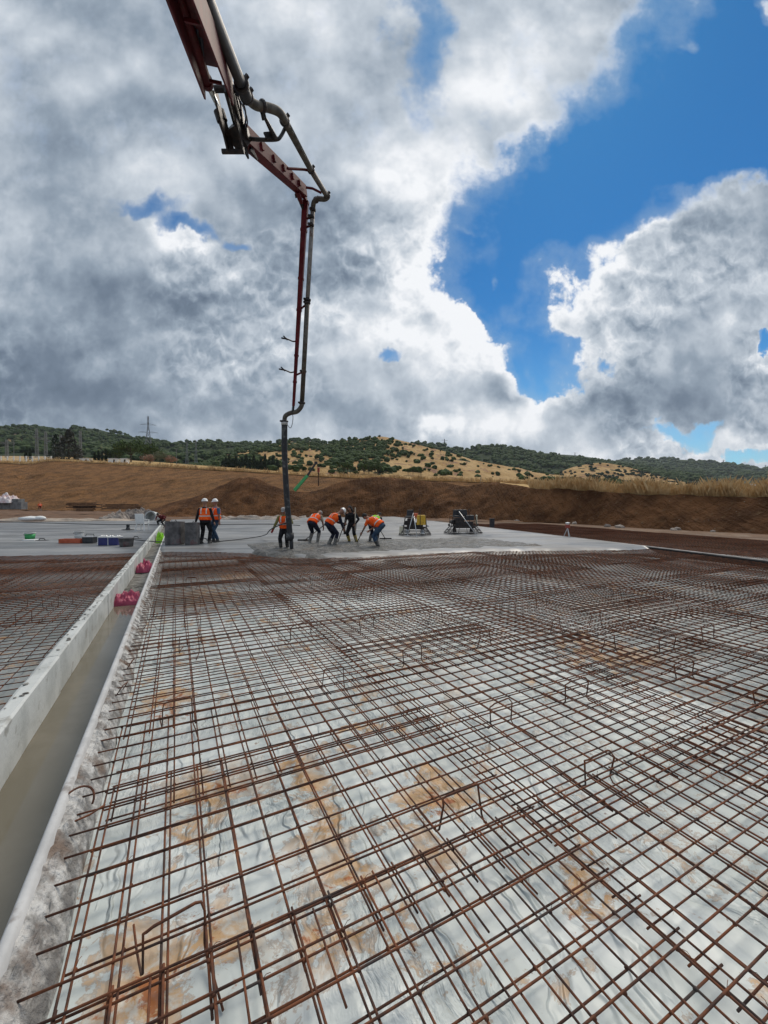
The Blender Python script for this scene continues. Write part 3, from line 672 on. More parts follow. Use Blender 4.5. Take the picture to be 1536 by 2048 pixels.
# lower bay on the far right: brown membrane with its own mesh, formwork edge with underside shade as a dark board
bay = MB()
nA, nB = 60, 16
for i in range(nA+1):
    a = lerp(-12, 46, i/nA)
    for j in range(nB+1):
        b = lerp(bR(a)+.05, bR(a)+34, (j/nB)**1.4); bay.v.append(tuple(AB(a, b, -.33+.03*fbm((a*.6, b*.6, 0), 4))))
bay.f = [(i*(nB+1)+j, i*(nB+1)+j+1, (i+1)*(nB+1)+j+1, (i+1)*(nB+1)+j) for i in range(nA) for j in range(nB)]; bay.mi = [0]*len(bay.f)
M_bay = mat('bay_subsoil', (.10, .052, .026), (.155, .088, .048), scale=.5, rough=.9, bump=.5, bscale=5, bdist=.06, c3=(.22, .18, .14), s3=.8, lo3=.56, hi3=.68)
tag(bay.build('bay_floor', M_bay, smooth=True), kind='structure')
UPX = [net_mesh(4.95, 2.10, seed=31, nseg=2, sides=3, r=.006)]
e0, e1 = AB(5.5, bR(5.5)), AB(36.5, bR(36.5)); ed = (e1-e0).normalized(); en = Vector((ed.y, -ed.x, 0)); ea = math.atan2(ed.y, ed.x)
for c_ in range(7):
    for r_ in range(5):
        p = e0 + ed*(-3+4.8*c_ + (1.5 if r_ % 2 else 0)) + en*(1.6+2.0*r_)
        if not (0 < 768+F*p.x/p.y < 1750) or p.y < 5: continue
        o = mobj('rebar_mesh', UPX[0]); 
        if not UPX[0].materials: UPX[0].materials.append(M_rebar)
        o.location = (p.x, p.y, -.20+random.uniform(-.01, .01)); o.rotation_euler = (0, 0, ea+random.uniform(-.004, .004))
        tag(o, 'mesh sheet in the brown bay beyond the formwork, %s row, %s away' % (ORD[r_], ORD[c_]), 'wire mesh', 'mesh sheets in the far right bay')
fo = empty('edge_formwork', (e0.x, e0.y, 0)); tag(fo, 'long edge formwork rail, underside shade painted dark, along the right side of the slab', 'formwork')
fb_ = MB(); 
for k in range(14):
    p0 = ed*(-6+2.6*k); p1 = ed*(-6+2.6*k+2.58); fb_.beam(p0+en*.06+Vector((0, 0, -.10)), p1+en*.06+Vector((0, 0, -.10)), .05, .30)
fb_.build('shade_board', M_darkm, fo)  # dark board stands in for the shadow under the plank
ft_ = MB()
for k in range(14):
    p0 = ed*(-6+2.6*k); p1 = ed*(-6+2.6*k+2.57); ft_.beam(p0+en*.10+Vector((0, 0, .065)), p1+en*.10+Vector((0, 0, .065)), .17, .03)
M_plank = mat('grey_plank', (.20, .19, .18), (.30, .29, .28), scale=3, rough=.8); ft_.build('top_plank', M_plank, fo)

# hills
def hill_mat(name, gold, gold2, green, green2, thr, sc=.02, rock=None):
    m_ = bpy.data.materials.new(name); m_.use_nodes = True; t = m_.node_tree; N = NB(t); bs = t.nodes['Principled BSDF']
    co = N.new('ShaderNodeTexCoord').outputs['Object']
    mp = N.new('ShaderNodeMapping'); mp.inputs['Scale'].default_value = (1, .35, 1.6); N.link(co, mp.inputs['Vector'])
    g = N.mix(N.ss(N.noise(mp.outputs[0], sc*2, 6, .6), .38, .62), gold, gold2)
    if rock: g = N.mix(N.ss(N.noise(mp.outputs[0], sc*5, 6, .68), .54, .62), g, rock)
    gr = N.mix(N.noise(co, sc*14, 5, .65), green, green2)
    col = N.mix(N.ss(N.noise(mp.outputs[0], sc, 8, .66), thr, thr+.03), g, gr)
    N.link(col, bs.inputs['Base Color']); bs.inputs['Roughness'].default_value = .95; bs.inputs['Specular IOR Level'].default_value = .1
    b_ = N.new('ShaderNodeBump'); b_.inputs['Strength'].default_value = 1; b_.inputs['Distance'].default_value = 6
    N.link(N.noise(co, sc*9, 6, .65), b_.inputs['Height']); N.link(b_.outputs[0], bs.inputs['Normal']); return m_
GRN, GRN2 = (.022, .036, .016), (.050, .068, .030)
MH1 = hill_mat('golden_hill', (.42, .26, .11), (.56, .38, .18), GRN, GRN2, .60, .018, (.30, .17, .11))
MH2 = hill_mat('wooded_hill', (.24, .17, .085), (.30, .21, .12), GRN, GRN2, .40, .012, (.25, .17, .12))
MH3 = hill_mat('far_wooded_hill', (.24, .18, .10), (.2, .15, .09), (.030, .050, .030), (.055, .078, .045), .34, .006)
def hdisp(am, sc):
    return lambda p, k, t: p + Vector((0, 0, am*fbm((p.x*sc, p.y*sc, 0), 5)*(min(1, t*4) if k == 0 else (1 if k < 2 else .3))))
def hillset(name, x0, x1, dx, base, Yb, mid, Ym, ridge, Yr, m_, am, sc):
    ridge_back = [(x, y+14) for x, y in ridge]
    return terrain(name, x0, x1, dx, [([(0, Yb)], base), ([(0, Ym)], mid), ([(0, Yr)], ridge), ([(0, Yr*1.25)], ridge_back)], [10, 14, 3], m_, hdisp(am, sc))
r1 = [(380, 930), (430, 918), (480, 902), (520, 896), (560, 891), (600, 887), (650, 889), (700, 880), (740, 876), (765, 873), (800, 881), (850, 893), (900, 906), (950, 920), (1000, 930), (1050, 940), (1100, 949), (1200, 957), (1300, 964), (1400, 972), (1700, 985)]
b1 = [(380, 938), (480, 942), (650, 952), (800, 958), (1000, 963), (1200, 969), (1400, 976), (1700, 987)]
m1 = [(x, lerp(interp(b1, x), y, .5)+3) for x, y in r1]
H1 = hillset('hill', 380, 1700, 8, b1, 250, m1, 400, r1, 560, MH1, 3.0, .02)
r4 = [(1080, 958), (1120, 944), (1150, 933), (1204, 926), (1260, 936), (1320, 952), (1380, 967), (1450, 974)]
H4 = hillset('hill', 1080, 1450, 8, [(1080, 962), (1200, 966), (1450, 975)], 600, [(x, lerp(968, y, .55)) for x, y in r4], 680, r4, 760, MH1, 3, .02)
rL = [(-1600, 860), (-900, 842), (-300, 846), (0, 851), (60, 853), (110, 860), (150, 857), (190, 859), (230, 868), (300, 882), (345, 889), (380, 886), (430, 884), (480, 888), (540, 887), (590, 881), (640, 886), (700, 893), (800, 905)]
bL = [(-1600, 915), (0, 922), (300, 932), (480, 938), (800, 950)]
HL = hillset('hill', -1600, 800, 12, bL, 420, [(x, lerp(interp(bL, x), y, .5)) for x, y in rL], 700, rL, 1050, MH2, 9, .008)
r2 = [(700, 900), (760, 893), (830, 886), (880, 890), (930, 899), (965, 890), (1000, 892), (1050, 903), (1100, 907), (1160, 916), (1210, 924), (1300, 940), (1400, 955)]
H2 = hillset('hill', 700, 1400, 10, [(700, 950), (1400, 972)], 800, [(x, lerp(955, y, .5)) for x, y in r2], 950, r2, 1250, MH2, 8, .008)
r3 = [(1060, 932), (1180, 924), (1230, 922), (1290, 919), (1360, 919), (1420, 925), (1480, 932), (1536, 938), (1700, 930), (2100, 915), (2600, 925)]
H3 = hillset('hill', 1060, 2600, 14, [(1060, 965), (2600, 975)], 1300, [(x, lerp(968, y, .5)) for x, y in r3], 1700, r3, 2300, MH3, 14, .004)
r5 = [(1040, 925), (1090, 910), (1140, 910), (1180, 915), (1230, 924), (1300, 935)]
H5 = hillset('hill', 1040, 1300, 14, [(1040, 960), (1300, 965)], 2500, [(x, lerp(962, y, .5)) for x, y in r5], 2900, r5, 3400, MH3, 10, .004)

# ------------------------------------------------------------------ vegetation
def leaf_mat(name, a, b_, c_=None):
    m_ = mat(name, a, b_, scale=.6, rough=.85, detail=4, lo=.35, hi=.65, spec=.15); return m_
M_leafd = mat('dark_foliage', (.024, .044, .014), (.060, .090, .028), scale=.25, rough=.9, spec=.15, c3=(.085, .095, .040), s3=.07)
M_leafm = mat('green_foliage', (.035, .060, .018), (.085, .125, .035), scale=.5, rough=.9, spec=.15)
M_conif = mat('conifer_foliage', (.018, .032, .020), (.045, .060, .038), scale=.6, rough=.9, spec=.1)
M_greyc = mat('grey_conifer_foliage', (.050, .052, .045), (.095, .098, .085), scale=.6, rough=.9, spec=.1)
M_pink = mat('pink_blossom', (.45, .25, .20), (.22, .20, .12), scale=.9, rough=.9, spec=.1)
M_oliv = mat('silvery_foliage', (.13, .15, .09), (.22, .23, .15), scale=.9, rough=.9, spec=.1)
M_bark = mat('bark', (.05, .035, .025), (.09, .07, .05), scale=3, rough=.95)
def ico(sub=1):
    bm = bmesh.new(); bmesh.ops.create_icosphere(bm, subdivisions=sub, radius=1); v = [x.co.copy() for x in bm.verts]; f = [tuple(q.index for q in fc.verts) for fc in bm.faces]; bm.free(); return v, f
IV, IF = ico(2)
IV1, IF1 = ico(1)
def surf_pt(grid, i, u):   # column fraction i, row fraction u (0 base .. 1 ridge)
    ci = i*(len(grid)-1); c0 = int(ci); f = ci-c0; c1 = min(c0+1, len(grid)-1); n = 24
    rj = u*n; j0 = int(rj); g = rj-j0
    def P_(c, j): return grid[c][min(j, len(grid[c])-1)][0]
    return P_(c0, j0).lerp(P_(c1, j0), f).lerp(P_(c0, j0+1).lerp(P_(c1, j0+1), f), g)
def blob_tree(mb, p, r, h, rnd, hi=False):
    V_, F_ = (IV1, IF1)
    for c in range(rnd.choice((1, 2, 2, 3))):
        q = Vector((p.x+rnd.uniform(-.7, .7)*r, p.y+rnd.uniform(-.7, .7)*r, p.z+h*rnd.uniform(.30, .6))); k = rnd.uniform(.6, 1.0); sd = rnd.uniform(0, 99)
        vs = [q + Vector((v.x*r*k, v.y*r*k, v.z*h*.5*k))*(1+.45*noise.noise(v*1.7+Vector((sd, 0, 0)))) for v in V_]
        mb.add(vs, F_)
def wood(name, grid, n, xr, dens, rr, amp_sc, label=None, seed=1, urange=(0.02, 1.0), mt=None):
    rnd = random.Random(seed); mb = MB(); k = tries = 0
    while k < n and tries < n*12:
        tries += 1
        i = rnd.uniform(*xr); u = rnd.uniform(*urange); p = surf_pt(grid, i, u)
        if dens(p, i, u) < rnd.uniform(0, 1): continue
        p = p + Vector((0, 0, amp_sc[0]*fbm((p.x*amp_sc[1], p.y*amp_sc[1], 0), 5)*min(1, u*2.4*4)))
        r = rnd.uniform(*rr); blob_tree(mb, p - Vector((0, 0, r*.25)), r, r*1.5, rnd); k += 1
    o = mb.build(name, mt or M_leafd, smooth=False); tag(o, label, 'woodland', kind='stuff'); return o
nz = lambda s, o=0: (lambda p: fbm((p.x*s+o, p.y*s*.5, p.z*s*2), 4))
nA_ = nz(.02); nB_ = nz(.012, 7)
wood('woodland', HL[1], 5200, (.22, 1), lambda p, i, u: 1 if nB_(p) > -.35 else .12, (4.5, 8), (9, .008), 'dark green oak woodland covering the hill on the left', 1, (.1, 1))
wood('woodland', H2[1], 2000, (0, 1), lambda p, i, u: 1 if nB_(p) > -.25 else .15, (5, 9), (8, .008), 'dense woodland on the rounded hill behind the golden slope', 2, (.1, 1))
wood('woodland', H3[1], 2400, (0, .55), lambda p, i, u: 1 if nB_(p) > -.3 else .2, (8, 14), (14, .004), 'bluish woodland on the far hill at the right', 3, (.1, 1))
def d1(p, i, u):
    px = 768+F*p.x/p.y; y = 1011-F*(p.z-1.6)/p.y
    r = 0
    if px < 520: r = .75 if y < 925 else .25
    if 640 < px < 760 and y < 925: r = .9 if px < 735 else .45
    if 480 < px < 640 and y < 905: r = .7
    if 740 < px < 800 and 885 < y < 912: r = .85
    if 655 < px < 760 and 915 < y < 940: r = max(r, .35)
    if px < 560 and 928 < y < 940: r = .7
    if nA_(p) < -.05: r *= .25
    return max(r, .05 if px < 900 else .025)
wood('woodland', H1[1], 1350, (0, .7), d1, (2.0, 3.8), (3, .02), 'dense oak thickets in the folds of the golden hill', 4, (.05, 1))
wood('woodland', H4[1], 170, (0, 1), lambda p, i, u: .9 if nA_(p) > -.1 else .25, (2.2, 3.8), (3, .02), 'dark scattered wood on the small golden spur at the right', 5, (.1, 1), M_conif)
# single shrubs one can tell apart
def leaf_cloud(mb, c, r, n, s, rnd, flat=.8):
    for _ in range(n):
        d = Vector((rnd.gauss(0, 1), rnd.gauss(0, 1), rnd.gauss(0, 1))).normalized(); q = Vector(c) + Vector((d.x*r, d.y*r, d.z*r*flat))*rnd.uniform(.55, 1.08)
        a = Vector((rnd.gauss(0, 1), rnd.gauss(0, 1), rnd.gauss(0, 1))).normalized(); b_ = a.cross(d + Vector((.01, .02, .03))).normalized()
        k = s*rnd.uniform(.6, 1.3); mb.add([q-a*k, q+b_*k*.6, q+a*k, q-b_*k*.6], [(0, 1, 2, 3)])
def shrub_proto(seed):
    rnd = random.Random(seed); t = empty('hill_shrub', (0, 0, -500))
    k = MB(); k.tube([(0, 0, -.4), (.05, 0, .5), (.1, .05, 1.2)], [.16, .12, .06], 5); k.build('trunk', M_bark, t)
    c = MB()
    for i in range(5):
        q = (rnd.uniform(-.9, .9), rnd.uniform(-.9, .9), rnd.uniform(.9, 1.9)); r = rnd.uniform(.7, 1.1); sd = rnd.uniform(0, 99)
        c.add([Vector(q) + Vector((v.x, v.y, v.z*.8))*r*.8*(1+.3*noise.noise(v*2+Vector((sd, 0, 0)))) for v in IV1], IF1); leaf_cloud(c, q, r, 90, .22, rnd)
    c.build('crown', M_leafd, t); return t
SP = [shrub_proto(i) for i in range(3)]; used = [False]*3; rnd = random.Random(11); k = 0; tries = 0; shr = []
while k < 120 and tries < 5000:
    tries += 1; i = rnd.uniform(.05, .75); u = rnd.uniform(.06, .98); p = surf_pt(H1[1], i, u)
    px = 768+F*p.x/p.y
    w_ = 1 if 480 < px < 900 else .35
    if rnd.random() > w_: continue
    p = p + Vector((0, 0, 3*fbm((p.x*.02, p.y*.02, 0), 5)*min(1, u*9.6)))
    shr.append((p, rnd.uniform(.8, 1.9), rnd.uniform(0, 6))); k += 1
shr.sort(key=lambda t_: t_[0].x/t_[0].y); zc = {}
ZN = ['far left', 'left', 'middle', 'right', 'far right']
for n_, (p, s_, rz) in enumerate(shr):
    j = n_ % 3; o = SP[j] if not used[j] else copy_tree(SP[j]); used[j] = True
    o.location = p; o.scale = (s_, s_, s_*rnd.uniform(.8, 1.1)); o.rotation_euler = (0, 0, rz)
    big = 'large' if s_ > 1.5 else ('small' if s_ < 1.05 else 'round'); y = 1011-F*(p.z-1.6)/p.y
    zk = 'upper slope' if y < 905 else ('middle slope' if y < 930 else 'lower slope'); zc[zk, big] = zc.get((zk, big), -1)+1
    tag(o, '%s shrub, %s of the golden hill, %s of its size from left' % (big, zk, ORD[min(zc[zk, big], 48)]), 'shrub', 'shrubs dotted over the golden hill')
# trees beyond the cut slope, left
def tree(name, px, py_base, Y, h, r, kind, label, m_, group=None, seed=0):
    rnd = random.Random(seed+int(px)); p = PY(px, py_base, Y); t = empty(name, p); tag(t, label, 'tree', group)
    tk = MB(); pts = [(0, 0, -.8), (.05*h*rnd.uniform(-.3, .3), 0, h*.35), (0, 0, h*.9)]
    tk.tube(pts, [h*.028, h*.02, h*.006], 7)
    if kind == 'round':
        for i in range(6):
            a = rnd.uniform(0, 6.28); tk.tube([(0, 0, h*.3), (r*.4*math.cos(a), r*.4*math.sin(a), h*.5), (r*.7*math.cos(a), r*.7*math.sin(a), h*.72)], [h*.013, h*.009, h*.003], 5)
    tk.build('trunk', M_bark, t)
    c = MB()
    if kind == 'cone':
        n = 26
        for i in range(n):
            z = h*lerp(.08, .97, i/n); rr_ = r*(1-i/n)**.85+.12
            for j in range(7):
                a = rnd.uniform(0, 6.28); d = Vector((math.cos(a), math.sin(a), -.18)); q = Vector((0, 0, z)) + d*rr_*rnd.uniform(.45, 1)
                leaf_cloud(c, q, rr_*.28+.1, 9, max(.12, r*.09), rnd, .4)
    elif kind == 'column':
        for i in range(40):
            z = h*lerp(.05, .97, i/40); rr_ = r*math.sin(math.pi*min(1, .18+.82*i/40))**.6
            for j in range(3): leaf_cloud(c, (rnd.uniform(-.4, .4)*rr_, rnd.uniform(-.4, .4)*rr_, z), rr_*.75, 8, r*.3, rnd, 1.2)
    else:
        for i in range(34):
            d = Vector((rnd.gauss(0, 1), rnd.gauss(0, 1), rnd.gauss(0, .7))).normalized()*rnd.uniform(.35, .85)
            q = Vector((d.x*r, d.y*r, h*.62 + d.z*h*.36)); leaf_cloud(c, q, r*rnd.uniform(.22, .36), 55, r*.055, rnd, .85)
    c.build('crown', m_, t); return t
tree('cedar_tree', 138*1.0+0, 921, 190, 15, 6.4, 'cone', 'large grey-green cedar standing behind the white fence at the left', M_greyc)
tree('conifer_tree', 111, 920, 195, 13, 3.4, 'cone', 'narrow dark conifer left of the grey cedar', M_conif)
tree('broadleaf_tree', 262, 926, 210, 12.5, 8.6, 'round', 'wide dark green broadleaf tree below the tall power pylon', M_leafm, seed=1)
tree('broadleaf_tree', 300, 928, 200, 10.5, 6.4, 'round', 'rounded bright green broadleaf tree right of the wide one', M_leafm, seed=2)
tree('broadleaf_tree', 232, 926, 225, 8.5, 4.8, 'round', 'small dark broadleaf tree left of the wide one', M_leafd, seed=3)
tree('flowering_bush', 298, 929, 178, 4.6, 3.4, 'round', 'pink flowering bush left of the silvery bush on the field edge', M_pink)
tree('silvery_bush', 320, 930, 176, 6.2, 2.9, 'round', 'pale silvery bush between two pink bushes on the field edge', M_oliv)
tree('flowering_bush', 342, 931, 178, 4.4, 3.0, 'round', 'pink flowering bush right of the silvery bush on the field edge', M_pink, seed=5)
for i, (x, y, h) in enumerate([(190, 924, 5), (197, 924, 6), (204, 925, 5.5), (212, 925, 6.5), (220, 926, 5), (60, 919, 6), (52, 919, 5)]):
    tree('cypress_tree', x, y, 205, h, .8, 'column', 'slim dark cypress by the fence at the left, %s in the row' % ORD[i], M_conif, 'slim cypresses by the fence')
for i, x in enumerate([446, 452, 459, 466, 472, 479, 485, 492, 500, 508, 515, 522, 530, 538, 546, 555]):
    tree('cypress_tree', x, 941, 270, 7+(i*37 % 5), 1.5, 'column', 'dark cypress in the row at the foot of the golden hill, %s from left' % ORD[i], M_conif, 'row of cypresses below the golden hill')
for i, (x, y, h, r) in enumerate([(728, 953, 9.5, 3.4), (738, 953, 10.5, 3.6), (750, 953, 10, 3.6), (757, 953, 11, 3.4), (688, 948, 8, 2.6), (695, 949, 9, 2.6), (702, 949, 7.5, 2.6), (826, 950, 6, 2.8), (816, 951, 5.5, 2.4), (592, 947, 3.5, 3.0), (712, 951, 3.2, 2.6), (842, 951, 5, 2)]):
    tree('broadleaf_tree', x, y, 268, h, r, 'round', 'small green tree at the foot of the golden hill, %s placed of the scattered row' % ORD[i], M_leafm, 'scattered trees at the foot of the golden hill', seed=i)

# dry grass along the cut edges
M_grass = mat('dry_grass', (.68, .50, .27), (.48, .31, .14), scale=1.5, rough=.9, spec=.1, c3=(.30, .17, .09), s3=.35)
def grass(label, x0, x1, n, Yf, yf, hh, wd, depth, seed):
    rnd = random.Random(seed); mb = MB()
    for _ in range(n):
        px = rnd.uniform(x0, x1); dn = rnd.uniform(0, 1)**1.5*depth; Yt = interp(Yf, px); q = PY(px, interp(yf, px)+.5, Yt)
        q = q + Vector((q.x/q.y*dn, dn, -.05+rnd.uniform(-.04, .04)))
        cl_ = .45 + .75*max(0, min(1, .5+1.3*fbm((q.x*.45, q.y*.45, 1), 3)))
        h = rnd.uniform(*hh)*cl_; a = rnd.uniform(0, 6.28); dx, dy = math.cos(a), math.sin(a); ln = rnd.uniform(.1, .55)*h; w_ = rnd.uniform(*wd)
        q2 = q+Vector((dx*ln*.3, dy*ln*.3, h*.6)); q3 = q+Vector((dx*ln, dy*ln, h)); s_ = Vector((-dy*w_, dx*w_, 0)) if rnd.random() < .5 else Vector((w_, 0, 0))
        mb.add([q-s_, q+s_, q2+s_*.7, q3, q2-s_*.7], [(0, 1, 2, 3, 4)])
    return tag(mb.build('dry_grass', M_grass), label, 'grass', kind='stuff')
grass('tall dry grass along the top of the right bank', 1060, 2300, 42000, topY, topy, (.5, 1.7), (.006, .016), 9, 1)
grass('sparse dry grass on the lip behind the soil heaps', 480, 1150, 9000, ctY, cty, (.6, 1.5), (.03, .07), 14, 2)
grass('dry grass along the top of the long excavated slope', -300, 500, 16000, ctY, cty, (.7, 1.7), (.04, .10), 22, 3)
# ------------------------------------------------------------------ concrete pump boom
boom = empty('concrete_pump_boom', PG(583, 1107, 0)); tag(boom, 'dark red folding concrete pump boom with delivery pipe and hanging black end hose', 'pump boom')
BI = Matrix.Translation(boom.location).inverted()
def part(mb, name, m_, par=boom, smooth=False, bevel=0):
    o = mb.build(name, m_, None, smooth, bevel=bevel); o.parent = par
    o.matrix_parent_inverse = Matrix.Translation(boom.location).inverted() if par is boom else Matrix.Identity(4)
    if par is not boom: o.matrix_parent_inverse = Matrix.Identity(4); o.location = (0, 0, 0)
    return o
def smoothpath(pts, n=6):
    pts = [Vector(p) for p in pts]; out = []
    for i in range(len(pts)-1):
        p0, p1, p2, p3 = pts[max(i-1, 0)], pts[i], pts[i+1], pts[min(i+2, len(pts)-1)]
        for k in range(n):
            t = k/n; out.append(.5*((2*p1)+(p2-p0)*t+(2*p0-5*p1+4*p2-p3)*t*t+(3*p1-p0-3*p2+p3)*t**3))
    return out+[pts[-1]]
Q = PY
# first arm (nearest): two side plates and a recessed belly
A0, A1 = Q(300, -190, 3.6), Q(436, 168, 7.0)
def platebeam(name, p0, p1, w0, h0, w1, h1, m_):
    mb = MB(); d = (p1-p0).normalized(); x = d.cross(Vector((0, 0, 1))).normalized(); y = x.cross(d)
    for s_ in (-1, 1): mb.beam(p0+x*s_*w0/2, p1+x*s_*w1/2, .03, h0, .03, h1)
    mb.beam(p0+y*h0*.46, p1+y*h1*.46, w0-.03, .03, w1-.03, .03)
    for k in (.45, .93): q = p0.lerp(p1, k); mb.beam(q-d*.03-y*h0*.2, q+d*.03-y*h0*.2, w0-.03, .04)
    return part(mb, name, m_, bevel=.004)
platebeam('boom_arm', A0, A1, .22, .28, .44, .46, M_red)
cy = MB(); c0, c1 = Q(322, -120, 4.3), Q(414, 166, 7.0); cy.tube([c0, c1], [.05, .085], 14); cy.tube([c1-(c1-c0).normalized()*.12, c1+(c1-c0).normalized()*.03], .10, 14)
cyl = part(cy, 'hydraulic_cylinder', M_red, smooth=False)
rd = MB(); rd.tube([c1, Q(441, 224, 7.7)], .042, 12); rdo = part(rd, 'piston_rod', M_chrome, smooth=True)
rb = MB(); r0, r1 = Q(438, 222, 7.7), Q(464, 303, 7.9); rb.tube([r0, r0.lerp(r1, .25)], .10, 12); rb.beam(r0.lerp(r1, .2), r1, .13, .10, .08, .07); part(rb, 'link_rod', M_darkm)
lk = MB()
for s_ in (-.16, .12):
    o_ = Vector((s_, 0, 0)); lk.beam(Q(448, 182, 7.4)+o_, Q(474, 303, 7.9)+o_, .035, .20, .035, .10)
for s_ in (-.05, .05):
    o_ = Vector((s_, 0, 0)); lk.beam(Q(456, 170, 7.2)+o_, Q(474, 240, 7.8)+o_, .04, .26, .04, .20); lk.beam(Q(466, 178, 7.3)+o_, Q(486, 262, 8.0)+o_, .03, .22, .03, .16)
lk.tube([Q(462, 303, 7.9)+Vector((-.17, 0, 0)), Q(462, 303, 7.9)+Vector((.25, 0, 0))], .045, 10); lk.tube([Q(452, 178, 7.3)+Vector((-.2, 0, 0)), Q(452, 178, 7.3)+Vector((.3, 0, 0))], .055, 10)
part(lk, 'knuckle_linkage', M_darkm, bevel=.004)
kn = MB(); kc = Q(476, 268, 7.9); kn.beam(Q(466, 250, 7.8), Q(490, 292, 8.05), .26, .30, .28, .26); kn.tube([kc-Vector((.2, 0, 0)), kc+Vector((.2, 0, 0))], .09, 14)
kn.beam(Q(488, 292, 8.1), Q(497, 318, 8.2), .05, .16, .03, .02); kn.beam(Q(500, 296, 8.2), Q(515, 320, 8.4), .05, .14, .03, .03); part(kn, 'knuckle_joint', M_darkm, bevel=.004)
# second arm
S0, S1 = Q(484, 268, 8.0), Q(607, 383, 11.2); mb = MB(); mb.beam(S0, S1, .24, .30, .19, .26); 
d_ = (S1-S0).normalized()
for k in (.18, .36, .52, .68, .82): q = S0.lerp(S1, k); mb.beam(q-d_*.05, q+d_*.05, .30, .12)
mb.beam(S1-d_*.1, Q(613, 402, 11.5), .10, .26, .06, .10); mb.beam(S0.lerp(S1, .86)-Vector((0, 0, .1)), Q(603, 405, 11.3), .12, .18, .08, .08)
arm2 = part(mb, 'boom_arm', M_red, bevel=.006)
sl2 = MB(); sl2.tube([Q(594, 385, 11.0), Q(598, 398, 11.2), Q(605, 412, 11.5)], .045, 10); sl2.tube([Q(590, 392, 11.1), Q(600, 390, 11.1)], .05, 10)
sl2.beam(Q(600, 398, 11.3), Q(606, 416, 11.5), .07, .16, .05, .12); part(sl2, 'knuckle_linkage', M_darkm)
# third arm, hanging
V0, V1 = Q(611, 402, 11.5), Q(587, 812, 13.2); mb = MB(); mb.beam(V0, V1, .155, .17, .075, .09, up=(0, 1, 0))
for k in (.0, .12, .34, .49, .72, .86): q = V0.lerp(V1, k); w_ = lerp(.18, .10, k); mb.beam(q, q+(V1-V0).normalized()*.07, w_, w_, up=(0, 1, 0))
part(mb, 'boom_arm', M_red, bevel=.004)
# delivery pipe
pa = MB(); pa.tube([Q(388, -190, 3.9), Q(411, -10, 5.3), Q(480, 163, 6.9)], .088, 14); pa.tube([Q(479, 160, 6.9), Q(494, 196, 7.2)], .098, 14); part(pa, 'delivery_pipe', M_black, smooth=True)
el1 = MB(); el1.tube(smoothpath([Q(490, 186, 7.15), Q(497, 199, 7.25), Q(513, 211, 7.4), Q(535, 215, 7.6), Q(556, 223, 7.8), Q(567, 236, 8.0), Q(573, 249, 8.2)]), .076, 14); part(el1, 'pipe_elbow', M_pipe, smooth=True)
pb = MB(); pb.tube([Q(570, 243, 8.1), Q(622, 340, 10.0), Q(653, 391, 11.2)], [.070, .066, .064], 12); part(pb, 'delivery_pipe', M_pipe, smooth=True)
el2 = MB(); el2.tube(smoothpath([Q(650, 385, 11.1), Q(656, 392, 11.25), Q(650, 398, 11.3), Q(636, 398, 11.35), Q(628, 404, 11.4), Q(626, 418, 11.5)]), .064, 12); part(el2, 'pipe_elbow', M_pipe, smooth=True)
pc = MB(); pc.tube([Q(626, 415, 11.5), Q(615, 600, 12.3)], .062, 12); part(pc, 'delivery_pipe', M_pipeg, smooth=True)
pd = MB(); pd.tube([Q(615, 598, 12.3), Q(604, 806, 13.2)], .072, 12); part(pd, 'delivery_pipe', M_pipe, smooth=True)
el3 = MB(); el3.tube(smoothpath([Q(604, 800, 13.2), Q(603, 812, 13.2), Q(594, 823, 13.25), Q(581, 826, 13.3), Q(571, 832, 13.3), Q(569, 842, 13.35)]), .072, 12); part(el3, 'pipe_elbow', M_pipe, smooth=True)
def clamp_at(p, d, r, m_=M_darkm):
    mb = MB(); d = d.normalized(); mb.tube([p-d*.04, p-d*.02, p+d*.02, p+d*.04], [r*1.05, r*1.32, r*1.32, r*1.05], 14)
    s_ = d.orthogonal().normalized(); mb.beam(p+s_*r*1.2, p+s_*(r*1.75), .05, .05); part(mb, 'pipe_clamp', m_)
for a, b, Y1, Y2, r_ in ((483, 168, 0, 6.95, .095), (493, 193, 0, 7.2, .09), (525, 213, 0, 7.5, .078), (569, 241, 0, 8.1, .076), (622, 340, 0, 10.0, .068), (654, 391, 0, 11.22, .066), (632, 400, 0, 11.38, .062), (626, 420, 0, 11.5, .062), (623, 434, 0, 11.55, .062), (622.5, 450, 0, 11.6, .060), (615, 600, 0, 12.3, .076), (614.5, 606, 0, 12.33, .072), (607, 743, 0, 12.95, .072), (604, 806, 0, 13.2, .078), (569, 843, 0, 13.35, .09)):
    if b > 400: d = Vector((0, .02, -1))
    elif b in (213,): d = Q(540, 216, 7.6)-Q(510, 209, 7.4)
    elif b > 190 and b < 245 and a > 500: d = Q(600, 300, 9)-Q(570, 243, 8.1)
    else: d = Q(480, 163, 6.9)-Q(411, -10, 5.3) if a < 500 else Q(653, 391, 11.2)-Q(622, 340, 10.0)
    clamp_at(Q(a, b, Y2), d, r_)
hg = MB()
hg.tube(smoothpath([Q(492, 276, 8.0), Q(515, 279, 8.0), Q(552, 279, 8.15), Q(562, 272, 8.2), Q(570, 256, 8.3)]), .034, 8)
hg.tube([Q(552, 279, 8.1), Q(543, 262, 8.0), Q(530, 236, 7.7), Q(524, 214, 7.55)], [.05, .045, .03, .03], 8); hg.beam(Q(530, 272, 8.0), Q(550, 270, 8.1), .03, .12)
hg.tube([Q(527, 200, 7.5), Q(521, 214, 7.5), Q(527, 240, 7.65)], .03, 8)
part(hg, 'pipe_hanger', M_darkm)
